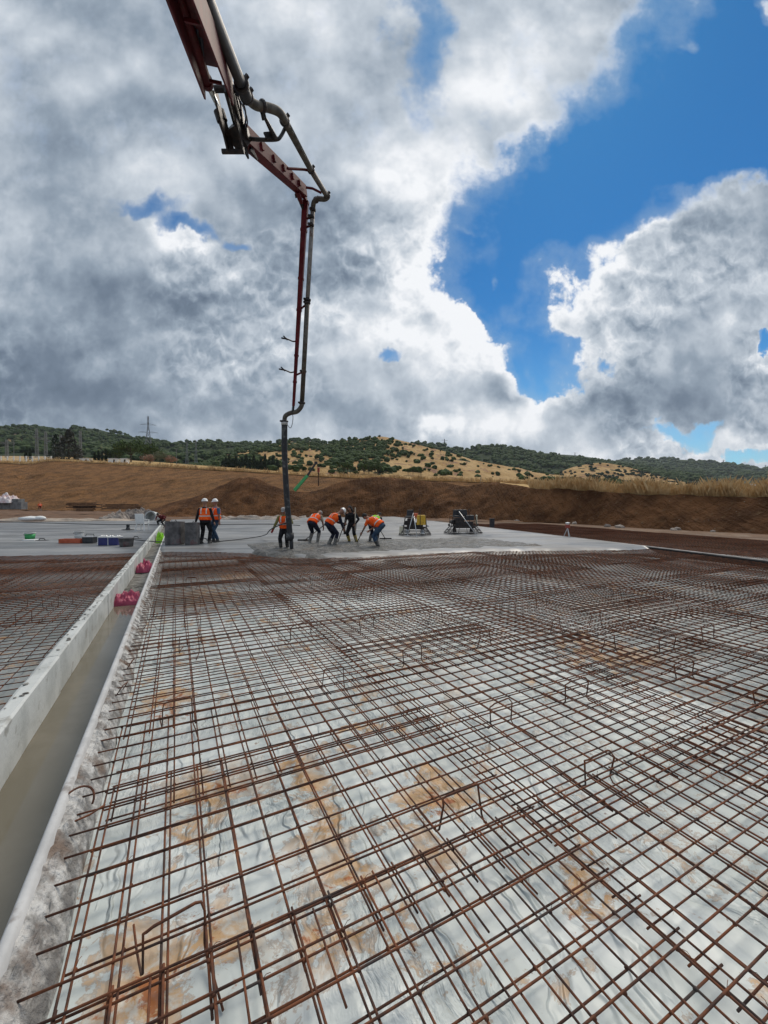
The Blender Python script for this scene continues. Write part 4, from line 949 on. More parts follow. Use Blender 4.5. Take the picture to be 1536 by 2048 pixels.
for pts in ([Q(575, 337, 9.4), Q(608, 339, 9.9), Q(618, 341, 10.0)], [Q(612, 375, 11.0), Q(625, 377, 11.0), Q(643, 386, 11.1)]):
    hh = MB(); hh.tube(pts, .03, 8); part(hh, 'pipe_hanger', M_red)
for y_ in (434, 450, 606, 743):
    k = (y_-402)/410; q = V0.lerp(V1, k); xx = 626-(y_-418)*.057; hh = MB(); hh.beam(q, Q(xx, y_, lerp(11.5, 13.2, k)), .03, .05); part(hh, 'pipe_hanger', M_red)
for (a, b) in ((596, 681), (591, 743)):
    k = (b-402)/410; Y_ = lerp(11.5, 13.2, k); hh = MB(); hh.tube(smoothpath([Q(a, b, Y_), Q(a-9, b+2, Y_), Q(a-17, b-1, Y_), Q(a-24, b-4, Y_)], 4), .022, 7); hh.beam(Q(a-22, b-3, Y_), Q(a-33, b-5, Y_), .05, .035); hh.beam(Q(a-29, b-9, Y_), Q(a-21, b-1, Y_), .03, .04); part(hh, 'hose_hook', M_darkm)
for (pts, r_) in (([Q(349, -30, 4.9), Q(356, 25, 5.4), Q(372, 55, 5.7), Q(392, 45, 5.7), Q(397, 10, 5.5), Q(394, -40, 5.1)], .028), ([Q(392, -20, 5.2), Q(400, 60, 5.9), Q(403, 110, 6.3), Q(398, 150, 6.7)], .035), ([Q(388, -20, 5.2), Q(395, 70, 5.9), Q(397, 120, 6.3), Q(404, 150, 6.8)], .022),
                  ([Q(470, 175, 7.2), Q(486, 205, 7.4), Q(492, 235, 7.6), Q(488, 265, 8.0), Q(500, 288, 8.2)], .016), ([Q(468, 172, 7.2), Q(480, 205, 7.4), Q(484, 235, 7.7), Q(492, 275, 8.1)], .016), ([Q(478, 198, 7.3), Q(490, 222, 7.5), Q(495, 245, 7.8), Q(490, 262, 8.0)], .012),
                  ([Q(500, 282, 8.2), Q(545, 318, 9.2), Q(580, 350, 10.2), Q(606, 378, 11.0), Q(613, 400, 11.45), Q(612, 440, 11.6)], .014)):
    hh = MB(); hh.tube(smoothpath(pts), r_, 8); part(hh, 'hydraulic_hose', mat('blue_black_hose', (.02, .025, .045), (.03, .035, .06), scale=8, rough=.5), smooth=True)
eh = MB(); hp_ = [Q(569, 845, 13.35), Q(569, 900, 13.5), Q(571, 950, 13.6), Q(574, 1000, 13.7), Q(577, 1035, 13.75), Q(580, 1072, 13.8)]
eh.tube(smoothpath(hp_), .094, 16); ho = part(eh, 'end_hose', M_hosed, smooth=True)
cf = MB(); cf.tube([Q(569, 841, 13.35), Q(569, 850, 13.35)], .105, 16); part(cf, 'hose_collar', M_alu, smooth=True)
ls = MB(); ls.tube([Q(580, 1066, 13.8), Q(580.5, 1078, 13.8), Q(582, 1079, 13.82)], [.13, .125, .07], 14); ls.tube([Q(582, 1074, 13.82), Q(584, 1107, 13.9)], [.075, .055], 12); part(ls, 'layflat_sleeve', M_hosed, smooth=True)
st_ = MB(); st_.tube(smoothpath([Q(585, 812, 13.2), Q(584, 822, 13.2), Q(586, 835, 13.3), Q(584, 850, 13.3), Q(580, 856, 13.3), Q(574, 848, 13.35)]), .01, 6); st_.tube([Q(588, 806, 13.2), Q(586, 826, 13.25)], .03, 8); part(st_, 'safety_strap', M_black, smooth=True)
for o in list(boom.children): o.matrix_parent_inverse = Matrix.Translation(-boom.location)

# ------------------------------------------------------------------ people
def remesh(mb, name, vox):
    me = mb.mesh(name); o = bpy.data.objects.new(name, me); C.objects.link(o); md = o.modifiers.new('r', 'REMESH'); md.mode = 'VOXEL'; md.voxel_size = vox
    sm = o.modifiers.new('s', 'SMOOTH'); sm.factor = .5; sm.iterations = 2
    dg = bpy.context.evaluated_depsgraph_get(); ev = o.evaluated_get(dg); m2 = bpy.data.meshes.new_from_object(ev); bpy.data.objects.remove(o); bpy.data.meshes.remove(me)
    m2.name = name; m2.polygons.foreach_set('use_smooth', [True]*len(m2.polygons)); return m2
def ik(a, c, l1, l2, pole):
    d = c-a; L = min(d.length, (l1+l2)*.999); dn = d.normalized(); x = (l1*l1-l2*l2+L*L)/(2*L); h = math.sqrt(max(0, l1*l1-x*x))
    p = (pole - dn*pole.dot(dn)).normalized(); return a+dn*x+p*h, a+dn*L
M_skin = mat('skin', (.26, .13, .085), (.34, .18, .12), scale=12, rough=.6)
def cloth(name, c, c2=None): return mat(name, c, c2 or tuple(min(1, x*1.35+.01) for x in c), scale=9, rough=.9, bump=.5, bscale=14, bdist=.015, spec=.15)
M_or = cloth('orange_vest', (.92, .085, .010), (1.0, .16, .03)); M_lime = cloth('lime_vest', (.27, .62, .03), (.40, .78, .08)); M_refl = mat('reflective_tape', (.55, .55, .50), (.68, .68, .64), scale=10, rough=.4)
M_blk = cloth('black_cloth', (.012, .012, .014), (.03, .03, .034)); M_navy = cloth('navy_cloth', (.014, .018, .034), (.035, .04, .06)); M_jean = cloth('denim', (.03, .055, .10), (.06, .10, .15)); M_khaki = cloth('khaki_shirt', (.16, .15, .05), (.24, .22, .09))
M_blue = cloth('blue_shirt', (.05, .12, .22), (.09, .17, .28)); M_boot = mat('muddy_boots', (.12, .115, .105), (.22, .21, .19), scale=10, rough=.8); M_ybt = mat('yellow_boots', (.34, .25, .04), (.45, .35, .10), scale=8, rough=.6); M_hat = mat('helmet_white', (.78, .78, .77), rough=.35); M_hair = mat('dark_hair', (.012, .01, .009), (.03, .024, .02), scale=30, rough=.8, bump=.8, bscale=60)
M_capg = cloth('grey_cap', (.30, .28, .27), (.42, .40, .39)); M_glove = cloth('red_glove', (.25, .03, .02)); M_beige = cloth('beige_sleeve', (.30, .28, .2), (.4, .38, .3)); M_shoe = mat('dark_shoes', (.03, .028, .026), (.10, .095, .09), scale=12, rough=.8); M_dred = cloth('dark_red_shirt', (.12, .02, .025))
def person(loc, rz, label, lean=0, side=0, hip=.90, feet=((-.12, 0), (.12, .05)), hands=((-.26, .08, .82), (.26, .08, .82)), head=0, look=0, s=1.0, top=M_blk, sleeve=1.0, legs=M_blk, shoes=M_boot, bootH=.30, vest=M_or, hat='helmet', fist=0.0, hatm=None, elbow=None):
    root = empty('person', loc, rz); root.scale = (s, s, s); tag(root, label, 'person')
    la, sa = R(lean), R(side); up = Vector((math.sin(sa), math.sin(la)*math.cos(sa), math.cos(la)*math.cos(sa))); rt = Vector((1, 0, 0)); rt = (rt-up*rt.dot(up)).normalized(); fw = up.cross(rt)
    pel = Vector((0, -.06*math.sin(la)*2, hip)); ch = pel+up*.30+fw*(.03+.05*math.sin(la)); nk = pel+up*.50+fw*(.02+.10*math.sin(la)); hp_a = la+R(head)
    hu = Vector((math.sin(R(look))*.2, math.sin(hp_a), math.cos(hp_a))).normalized(); hc = nk+hu*.19; hr = Vector((1, 0, 0)); hr = (Matrix.Rotation(R(look), 3, hu) @ (hr-hu*hr.dot(hu)).normalized()); hf = hu.cross(hr); HM = Matrix((hr, hf, hu)).transposed()
    TP = [(pel-up*.09, .13, .10), (pel, .165, .115), (pel+up*.13+fw*.005, .145, .10), (ch, .17, .12), (ch+(nk-ch)*.55, .175, .11), (nk-up*.035, .12, .08), (nk+up*.01, .062, .06), (nk+hu*.08, .055, .055)]
    body = MB(); body.tube([t[0] for t in TP], [(t[1], t[2]) for t in TP], 16, side=rt)
    body.ball(hc, (.074, .092, .112), 14, 10, HM); body.ball(hc+hf*.03-hu*.06, (.055, .06, .055), 10, 8, HM)
    body.ball(hc+hf*.095-hu*.012, (.015, .022, .024), 8, 6, HM)
    for q in (-1, 1): body.ball(hc+hr*q*.076-hu*.01, (.012, .022, .032), 8, 6, HM)
    J = []
    for q, (fx, fy) in zip((-1, 1), feet):
        h_ = pel+Vector((q*.09, 0, -.03)); an = Vector((fx, fy, .09)); kn, an = ik(h_, an, .43, .44, Vector((q*.12, 1, .1)))
        toe = an+Vector((q*.03, .17, -.055)); J.append((h_, kn, an, toe))
        body.tube([h_+Vector((0, 0, .04)), h_.lerp(kn, .45), kn, kn.lerp(an, .35), an], [.085, .078, .056, .056, .038], 12); body.tube([an+Vector((0, -.05, -.05)), an+Vector((0, .02, -.045)), toe], [.035, .04, .028], 10); body.ball(an, .04)
    AR = []
    for q, (hx, hy, hz) in zip((-1, 1), hands):
        sh = nk-up*.05+rt*q*.175; po = Vector((q*.8, -.5, -.5)) if elbow is None else Vector(elbow); el, wr = ik(sh, Vector((hx, hy, hz)), .29, .26, po); AR.append((sh, el, wr))
        body.tube([sh-rt*q*.04, sh+rt*q*.01, sh.lerp(el, .5), el, el.lerp(wr, .35), wr], [.055, .054, .046, .037, .037, .026], 10)
        hd = (wr-el).normalized(); pn = Vector((q, 0, 0)); pn = (pn-hd*pn.dot(hd)).normalized(); sd_ = hd.cross(pn)
        body.tube([wr-hd*.01, wr+hd*.04, wr+hd*.085], [(.018, .03), (.017, .042), (.015, .04)], 10, side=pn)
        for f in range(4):
            b0_ = wr+hd*.08+sd_*(-.032+.0215*f); ln = (.062, .074, .07, .055)[f]; cu = (.35+.9*fist)
            b1_ = b0_+hd*ln*.5-pn*ln*.18*cu; b2_ = b1_+hd*ln*.35*(1-fist*.8)-pn*ln*.55*cu; body.tube([b0_-hd*.012, b0_, b1_, b2_], [.0095, .0095, .009, .0075], 7)
        t0 = wr+hd*.03+sd_*.038*1; t1 = t0+sd_*.03+hd*.025-pn*.012; t2 = t1+hd*.032-pn*.012-sd_*.004; body.tube([t0-sd_*.015, t0, t1, t2], [.012, .0115, .0105, .008], 7)
    o = mobj('body', remesh(body, 'body', .0125), M_skin, root)
    def cl(mb, name, m_, vox=.017): return mobj(name, remesh(mb, name, vox), m_, root)
    t = MB(); t.tube([TP[0][0]-up*.02, TP[1][0], TP[2][0]-up*.03], [(.15, .125), (.18, .135), (.165, .12)], 16, side=rt)
    for (h_, kn, an, toe) in J: e_ = kn.lerp(an, .93 if bootH < .2 else .55); t.tube([h_+Vector((0, 0, .04)), h_.lerp(kn, .45), kn, kn.lerp(an, .4), e_], [.105, .098, .075, .072, .066], 12)
    cl(t, 'trousers', legs)
    t = MB(); t.tube([TP[1][0]-up*.02]+[p_[0] for p_ in TP[2:6]]+[TP[6][0]], [(.180, .13)]+[(p_[1]+.018, p_[2]+.018) for p_ in TP[2:6]]+[(.07, .068)], 16, side=rt)
    for (sh, el, wr) in AR:
        pts = [sh-up*.0, sh.lerp(el, .5), el, el.lerp(wr, .5), wr]; rr_ = [.075, .064, .055, .05, .040]
        if sleeve < .6: pts, rr_ = pts[:2]+[sh.lerp(el, .8)], [.075, .066, .064]
        t.tube(pts, rr_, 10)
    cl(t, 'shirt', top)
    for (h_, kn, an, toe) in J:
        b_ = MB(); tp = an.lerp(kn, bootH/.44)
        b_.tube([tp, an.lerp(kn, .12), an-Vector((0, .0, .045))], [.078 if bootH > .2 else .058, .058, .055], 12); b_.tube([an+Vector((0, -.055, -.05)), an+Vector((0, .03, -.045)), toe+Vector((0, .02, 0))], [(.045, .04), (.05, .045), (.04, .03)], 12); b_.box(an+Vector((0, .05, -.08)), (.10, .27, .02)); cl(b_, 'boot', shoes, .014)
    if vest:
        v_ = MB(); v_.tube([TP[1][0]+up*.0, TP[2][0], TP[3][0], TP[4][0], TP[5][0]-up*.0], [(.225, .175), (.205, .165), (.218, .168), (.210, .155), (.150, .105)], 20, side=rt); vo = cl(v_, 'vest', vest)
        r_ = MB()
        for k0, (w_, d__) in ((.14, (.214, .172)),):
            c_ = pel+up*k0+fw*.01; r_.tube([c_, c_+up*.04], [(w_, d__)]*2, 20, side=rt, caps=False)
        for q in (-1, 1):
            for b_ in (-1, 1):
                r_.tube([ch+rt*q*.10-up*.06+fw*b_*.162, ch+rt*q*.10+up*.06+fw*b_*.162, nk+rt*q*.10-up*.03+fw*b_*.092], [(.022, .006)]*3, 8, side=rt)
        ro = r_.build('reflective_strip', M_refl, vo)
    if hat == 'helmet':
        h_ = MB(); c_ = hc+hu*.035; h_.lathe(c_, [(.128, .0), (.122, .012), (.112, .02), (.104, .05), (.085, .085), (.05, .108), (.0001, .115)], 18, HM); h_.ball(c_+hf*.12+hu*.003, (.075, .05, .008), 10, 6, HM); h_.ball(c_+hu*.055, (.016, .115, .066), 10, 8, HM); h_.build('helmet', hatm or M_hat, root, True)
    elif hat == 'cap':
        h_ = MB(); c_ = hc+hu*.03; h_.lathe(c_, [(.088, -.01), (.092, .02), (.088, .055), (.06, .085), (.0001, .095)], 16, HM); h_.ball(c_+hf*.10, (.065, .06, .009), 10, 6, HM); h_.build('cap', hatm or M_capg, root, True)
    elif hat in ('hair', 'long'):
        h_ = MB(); h_.ball(hc+hu*.02-hf*.018, (.086, .098, .108), 14, 9, HM)
        if hat == 'long': h_.tube([hc-hf*.05, hc-hf*.07-hu*.12, hc-hf*.08-hu*.24], [(.09, .07), (.105, .075), (.10, .05)], 12, side=hr); h_.tube([hc+hr*.07, hc+hr*.085-hu*.16], [.035, .03], 8); h_.tube([hc-hr*.07, hc-hr*.085-hu*.16], [.035, .03], 8)
        cl(h_, 'hair', M_hair, .014)
    if hat == 'cap' and top is M_khaki:
        for (sh, el, wr) in AR:
            g_ = MB(); hd = (wr-el).normalized(); g_.tube([wr-hd*.03, wr+hd*.04, wr+hd*.11, wr+hd*.15], [.036, .042, .040, .025], 10); cl(g_, 'glove', M_glove, .012)
    Mw = Matrix.Translation(loc) @ Matrix.Rotation(rz, 4, 'Z') @ Matrix.Scale(s, 4)
    return root, [Mw @ a[2] for a in AR], Mw
person(PG(410, 1087, .08), R(4), 'person in orange vest and white helmet seen from behind beside the grey bins', hands=((-.36, .02, .80), (.34, .06, .80)), feet=((-.13, -.02), (.15, .02)), top=M_blk, legs=M_blk, shoes=M_shoe, bootH=.08, s=1.04, look=-8)
person(PG(433, 1084, .08), R(142), 'person in blue shirt, jeans and white helmet facing the colleague, right of the pair', hands=((-.30, .04, .80), (.22, .12, .84)), feet=((-.10, 0), (.12, .04)), top=M_blue, sleeve=.4, legs=M_jean, shoes=M_shoe, bootH=.08, s=1.04, head=8)
p3, w3, m3 = person(PG(570, 1103, -.02), R(178), 'person in khaki sleeves and grey cap guiding the hanging black end hose', lean=8, hands=((-.12, .28, 1.08), (.42, .22, .78)), feet=((-.10, 0), (.13, .05)), top=M_khaki, legs=M_blk, shoes=M_shoe, bootH=.30, hat='cap', s=.93, head=22, fist=.5)
p4, w4, m4 = person(PG(626, 1089, .03), R(-22), 'person bent over in orange vest and grey boots, left of the raking group', lean=42, hip=.84, hands=((-.02, .34, .60), (.20, .46, .62)), feet=((-.16, 0), (.17, .05)), top=M_beige, sleeve=.4, legs=M_navy, shoes=M_boot, bootH=.36, hat='cap', s=1.03, head=30, fist=.7)
p5, w5, m5 = person(PG(661, 1095, .0), R(-62), 'person in orange vest and white helmet stooping over a rake in the wet concrete', lean=36, hip=.86, hands=((-.06, .55, .85), (.08, .50, .60)), feet=((-.12, -.04), (.12, .10)), top=M_navy, legs=M_navy, shoes=M_boot, bootH=.26, hat='helmet', s=1.05, head=25, fist=.7)
p6, w6, m6 = person(PG(704, 1088, .02), R(160), 'person all in black with long dark hair and yellow boots holding an upright pole', lean=12, hip=.86, hands=((-.24, .20, .86), (.30, .12, .68)), feet=((-.24, .04), (.12, -.02)), top=M_blk, legs=M_blk, shoes=M_ybt, bootH=.34, hat='long', vest=None, s=.97, head=20, fist=.7)
p7, w7, m7 = person(PG(757, 1099, .0), R(68), 'person in jeans and orange vest bending far forward to push a rake leftwards', lean=52, hip=.86, hands=((-.10, .66, .50), (.10, .40, .66)), feet=((-.14, -.08), (.14, .08)), top=M_or, sleeve=.4, legs=M_jean, shoes=M_shoe, bootH=.26, hat='hair', s=1.02, head=12, fist=.7)
p8, w8, m8 = person(PG(746, 1087, .03), R(-30), 'person in lime green vest half hidden behind the one in jeans', lean=48, hip=.86, hands=((-.02, .48, .55), (.14, .36, .62)), feet=((-.14, -.05), (.14, .08)), top=M_navy, legs=M_navy, shoes=M_shoe, bootH=.26, hat='hair', vest=M_lime, s=.98, head=20, fist=.7)
person(PY(80, 1021, 84), R(60), 'tiny person in orange walking at the foot of the far slope', lean=6, hands=((-.25, .15, .9), (.25, -.05, .85)), feet=((-.1, .25), (.1, -.2)), top=M_or, legs=M_dred, hat='helmet', hatm=mat('helmet_orange', (.7, .16, .03), rough=.4), s=1.0)
person(PG(325, 1055, -.15), R(170), 'person in dark red shirt crouching at the trench end behind the grey bins', lean=40, hip=.62, hands=((-.34, .30, .62), (.34, .28, .64)), feet=((-.2, .0), (.2, .1)), top=M_dred, legs=M_blk, hat='hair', vest=None, s=1.05, head=35)

# ------------------------------------------------------------------ tools
M_pole = mat('tool_handle', (.05, .045, .04), (.12, .10, .08), scale=6, rough=.6)
def rake(px, py, z, top_pt, label, w_=.62, rz=0.0, metal=M_darkm, name='concrete_rake', lift=.0):
    p = PG(px, py, z); t = empty(name, p); tag(t, label, 'rake' if name == 'concrete_rake' else 'bull float', 'long handled tools in the concrete')
    h_ = MB(); h_.tube([(0, 0, .05), Vector(top_pt)-p], .018, 8); h_.build('handle', M_pole if metal is M_darkm else M_alu, t, True)
    b_ = MB(); D = Vector((math.cos(rz), math.sin(rz), 0)); b_.beam(-D*w_/2+Vector((0, 0, .04)), D*w_/2+Vector((0, 0, .04)), .10 if metal is not M_darkm else .02, .02 if metal is not M_darkm else .11); b_.tube([(0, 0, .03), (0, 0, .10)], .03, 8)
    b_.build('blade', metal, t); return t
def ext(a, b, L): d = (b-a).normalized(); return b + d*L
def toolfor(w, px, py, z, label, **k):
    hd = (w[0]+w[1])/2 if k.pop('both', True) else w[0]; p = PG(px, py, z); return rake(px, py, z, ext(p, hd, .38), label, **k)
toolfor(w4, 609, 1083, .05, 'flat screed rake pushed out to the left by the leftmost bent worker', w_=.60)
toolfor(w5, 675, 1088, .03, 'upright rake in front of the stooping worker with white helmet', w_=.55)
toolfor(w7, 714, 1088, .02, 'long dark rake reaching down left from the worker in jeans', w_=.60, both=False)
toolfor(w8, 771, 1080, .05, 'rake lying right behind the worker in the lime vest', w_=.55)
hdp = w6[0]; b6 = Vector((hdp.x, hdp.y, .02)); px6 = 768+F*hdp.x/hdp.y
t = empty('screed_pole', b6); tag(t, 'pale upright pole held by the worker dressed in black', 'pole'); m_ = MB(); m_.tube([(0, 0, 0), (0, 0, 1.50)], .022, 8); m_.build('shaft', mat('bare_wood', (.30, .26, .2), (.4, .36, .3), scale=5, rough=.7), t, True); m_ = MB(); m_.box((0, 0, .03), (.5, .10, .05)); m_.build('blade', M_alu, t)
tr_ = empty('hand_trowel', w6[1]+Vector((0, 0, -.1))); tag(tr_, 'small dark trowel hanging from the hand of the worker in black', 'trowel'); m_ = MB(); m_.box((0, 0, -.12), (.10, .02, .22), top=.6); m_.build('blade', M_darkm, tr_); m_ = MB(); m_.tube([(0, 0, -.02), (0, 0, .08)], .016, 8); m_.build('handle', M_black, tr_)
# cables over the slab
def cable(pts, r, label, name='cable', m_=M_black):
    m = MB(); m.tube(smoothpath(pts, 8), r, 7); return tag(m.build(name, m_, smooth=True), label, name.replace('_', ' '))
cable([PG(232, 1075, ZS+.02), PG(330, 1084, ZS+.02), PG(405, 1076, ZS+.02), PG(420, 1083, ZS+.02), PG(455, 1081, ZS+.03), PG(500, 1076, ZS+.06), PG(530, 1070, ZS+.2), w3[1]+Vector((-.05, 0, .02)), w3[0]+Vector((.1, 0, .06))], .020, 'black vibrator hose trailing from the hose worker across the slab', 'vibrator_hose')
cable([PG(-120, 1040, ZS+.02), PG(60, 1045, ZS+.02), PG(200, 1049, ZS+.02), PG(330, 1049.5, ZS+.03), PG(450, 1049, ZS+.02), PG(540, 1048.5, ZS+.02), PG(600, 1051, ZS+.02)], .035, 'long dark cable lying across the far slab from left edge to the hose', 'power_cable')

# ------------------------------------------------------------------ ride-on power trowels
def power_trowel(px, py, rz, W, label, tank, detail):
    p = PG(px, py, ZS); t = empty('power_trowel', p, rz); tag(t, label, 'power trowel', 'ride-on power trowels'); D = W*.5
    g = MB()
    def ring(z, sx, sy, r_): g.tube([(sx*math.copysign(abs(math.cos(a))**.45, math.cos(a)), sy*math.copysign(abs(math.sin(a))**.45, math.sin(a)), z) for a in [2*math.pi*k/28 for k in range(29)]], r_, 6)
    ring(.06, W/2, D/2+.12, .022); ring(.20, W/2*.90, D/2+.05, .016); ring(.40, W/2*.72, D/2-.06, .02)
    for k in range(20):
        a = 2*math.pi*(k+.5)/20; f = lambda s_, c: (s_*math.copysign(abs(math.cos(c))**.45, math.cos(c)))
        g.tube([(f(W/2, a), math.copysign(abs(math.sin(a))**.45, math.sin(a))*(D/2+.12), .06), (f(W/2*.72, a), math.copysign(abs(math.sin(a))**.45, math.sin(a))*(D/2-.06), .40)], .013, 6)
    g.build('guard_frame', M_darkm, t)
    for sx_ in (-1, 1):
        b_ = MB(); b_.tube([(sx_*W*.24, 0, .08), (sx_*W*.24, 0, .34)], [.12, .07], 12)
        for k in range(4):
            a = k*math.pi/2+.4; d = Vector((math.cos(a), math.sin(a), 0)); b_.beam(Vector((sx_*W*.24, 0, .05))+d*.06, Vector((sx_*W*.24, 0, .03))+d*W*.22, .14, .012)
        b_.build('rotor', M_alu if tank else M_darkm, t)
    e = MB(); e.box((0, .02, .52), (W*.5, D*.62, .26)); e.box((-W*.12, 0, .74), (W*.24, D*.5, .22)); e.tube([(-W*.28, -.1, .62), (-W*.28, .25, .62)], .12, 12); e.box((0, -D*.3, .36), (W*.6, .12, .10)); e.tube([(-W*.05, .1, .8), (-W*.05, .1, 1.0), (-W*.0, .1, 1.05)], .03, 8)
    e.build('engine', M_darkm, t, bevel=.012)
    s_ = MB(); s_.box((-W*.16, -.02, .93), (.42, .40, .10)); s_.box((-W*.16, .20, 1.12), (.40, .09, .34), top=.85); s_.build('seat', M_black, t, bevel=.03)
    if tank:
        k_ = MB(); k_.box((W*.20, -.04, .78), (.46, .40, .50), top=.92); k_.tube([(W*.22, 0, .97), (W*.22, 0, 1.02)], .06, 10); k_.build('fuel_tank', mat('yellow_tank', (.62, .36, .02), (.75, .46, .05), scale=6, rough=.5, c3=(.3, .15, .04), s3=8), t, bevel=.04)
        k_ = MB(); k_.box((.02, -.12, 1.03), (.24, .16, .20)); k_.build('light_housing', mat('orange_plastic', (.65, .13, .05), rough=.5), t, bevel=.02)
        k_ = MB(); k_.tube([(-W*.42, -.25, .1), (-W*.42, -.25, .46)], [.12, .10], 12); k_.build('water_can', mat('cream_plastic', (.6, .55, .42), rough=.6), t)
    else:
        k_ = MB(); k_.box((W*.16, 0, .86), (.5, .4, .28)); k_.box((-.02, .05, 1.15), (.5, .3, .3), top=.8); k_.build('cowling', M_black, t, bevel=.03)
        k_ = MB(); k_.tube([(W*.36, -.1, .5), (W*.36, -.1, .9)], .05, 10); k_.ball((W*.36, -.1, .95), .07); k_.build('beacon', mat('cream_plastic', (.6, .55, .42), rough=.6), t)
    l_ = MB()
    for sx_ in (-.16, .18): l_.tube([(sx_+.1, -.30, .45), (sx_+.1, -.26, .85), (sx_+.08, -.2, 1.28 if not tank else 1.35)], .016, 7); l_.ball((sx_+.08, -.2, 1.3), .03)
    l_.build('control_lever', M_darkm, t)
    u = MB(); u.tube([(-W*.36, .2, .4), (-W*.34, .22, .95), (W*.34, .22, .95), (W*.36, .2, .4)], .018, 7); u.tube([(-W*.36, -.2, .4), (-W*.30, -.1, .90)], .016, 7); u.tube([(W*.36, -.2, .4), (W*.32, -.1, 1.1)], .016, 7); u.build('handrail', M_darkm, t)
    for sx_ in (-1, 1): q = MB(); q.lathe((sx_*W*.40, -.05, .42), [(.05, 0), (.06, .03), (.05, .10), (.03, .12)], 10); q.build('work_lamp', M_alu if detail else M_darkm, t)
    return t
power_trowel(830, 1070, R(-8), 1.62, 'black ride-on power trowel with yellow fuel tank, left of the two', True, 1)
power_trowel(926, 1067, R(6), 1.98, 'wider all-black ride-on power trowel, right of the two', False, 0)
rake(815, 1073, ZS, PG(826, 1074, ZS)+Vector((.05, .5, 1.15)), 'aluminium float pole leaning on the yellow-tank power trowel', w_=.25, metal=M_alu, name='bull_float')
rake(834, 1075, ZS, PG(829, 1075, ZS)+Vector((0, .45, 1.0)), 'short thick float pole leaning at the middle of the yellow-tank trowel', w_=.12, metal=M_alu, name='bull_float')
rake(953, 1072, ZS, PG(953, 1072, ZS)+Vector((-.80, .45, 1.22)), 'long pale float pole leaning across the all-black power trowel', w_=1.5, metal=M_alu, name='bull_float')

# ------------------------------------------------------------------ odds and ends on the slabs
def at(name, px, py, z, rz, label, cat, group=None): t = empty(name, PG(px, py, z), rz); return tag(t, label, cat, group)
M_zinc = mat('stained_grey_metal', (.065, .062, .064), (.145, .14, .14), scale=3, rough=.6, c3=(.15, .07, .07), s3=2.6, lo3=.56, hi3=.66, bump=.3, bscale=12)
for px, w_, lb in ((350, .60, 'tall stained grey bin beside the trench, left of the two'), (385, .46, 'tall stained grey bin next to the worker in orange vest, right of the two')):
    t = at('grey_bin', px, 1089, ZS, R(3), lb, 'bin', 'grey bins by the trench'); t.scale = (1, 1, 1 if w_ > .5 else .96); b_ = MB()
    n = 22; prof = []
    for zz, k in ((0, .96), (.06, 1), (.45, 1.0), (.84, 1.0), (.86, 1.03), (.89, 1.03), (.89, .97), (.5, .96), (.08, .94)): prof.append((zz, k))
    vs = []
    for zz, k in prof:
        for j in range(n):
            a = 2*math.pi*j/n; ca, sa_ = math.cos(a), math.sin(a); vs.append((k*w_/2*math.copysign(abs(ca)**.4, ca), k*w_/2*math.copysign(abs(sa_)**.4, sa_), zz))
    b_.add(vs, [(i*n+j, i*n+(j+1) % n, (i+1)*n+(j+1) % n, (i+1)*n+j) for i in range(len(prof)-1) for j in range(n)] + [tuple(reversed(range(n))), tuple(range((len(prof)-1)*n, len(prof)*n))]); b_.build('shell', M_zinc, t, bevel=.006)
    h_ = MB(); h_.tube([(w_*.2, -w_*.46, .89), (w_*.28, -w_*.52, .97), (w_*.36, -w_*.46, .89)], .012, 6); h_.build('handle', M_darkm, t)
# white plastic table / chair
t = at('plastic_chair', 285, 1061, ZS, R(176), 'white plastic armchair standing on the slab left of the trench', 'chair'); k = 1.05
m_ = MB(); m_.box((0, 0, .44), (.52, .48, .04)); m_.build('seat', M_white, t, bevel=.02); m_ = MB(); m_.beam((0, .22, .46), (0, .30, 1.02), .05, .56, .04, .56, up=(1, 0, 0)); m_.build('backrest', M_white, t, bevel=.02)
for sx_ in (-1, 1):
    for sy in (-1, 1): m_ = MB(); m_.beam((sx_*.23, sy*.2, .43), (sx_*.27, sy*.25, 0), .05, .04); m_.build('leg', M_white, t)
    m_ = MB(); m_.beam((sx_*.28, -.22, .66), (sx_*.28, .26, .68), .05, .035); m_.beam((sx_*.27, -.2, .44), (sx_*.28, -.2, .66), .04, .04); m_.build('armrest', M_white, t)
t = at('hand_float', 256, 1060, ZS, R(10), 'black hand float with thick upright grip left of the white chair', 'hand float'); m_ = MB(); m_.box((0, 0, .03), (.62, .3, .025)); m_.build('blade', M_darkm, t); m_ = MB(); m_.tube([(0, 0, .03), (0, 0, .12), (.0, 0, .16), (0, 0, .36)], [.13, .11, .09, .10], 12); m_.build('grip', M_black, t)
def bucket(px, py, r, h, c, label, lid=None, z=ZS, band=None):
    t = at('bucket', px, py, z, 0, label, 'bucket'); m_ = MB(); m_.lathe((0, 0, 0), [(r*.86, 0), (r*.93, h*.5), (r, h), (r*1.05, h), (r*1.05, h*.94), (r, h*.93)], 20); m_.build('body', c, t, True)
    m_ = MB(); m_.tube(smoothpath([(-r, 0, h*.9), (-r*.7, -r*.85, h*.72), (0, -r*1.1, h*.62), (r*.7, -r*.85, h*.72), (r, 0, h*.9)], 4), .006, 6); m_.build('handle', M_darkm, t)
    m_ = MB(); m_.lathe((0, 0, 0), [(0.0001, h*.80), (r*.9, h*.80), (r*.95, h+.002)], 18); m_.build('filling', lid or M_zinc, t)
    if band: m_ = MB(); m_.lathe((0, 0, 0), [(r*.875, .03), (r*.985, h*.80)], 20); m_.build('label_band', band, t, True)
    return t
M_gb = mat('green_print', (.03, .30, .08), (.05, .38, .12), scale=5, rough=.5); M_bb = mat('navy_paint_tin', (.015, .02, .12), (.025, .03, .16), scale=5, rough=.4)
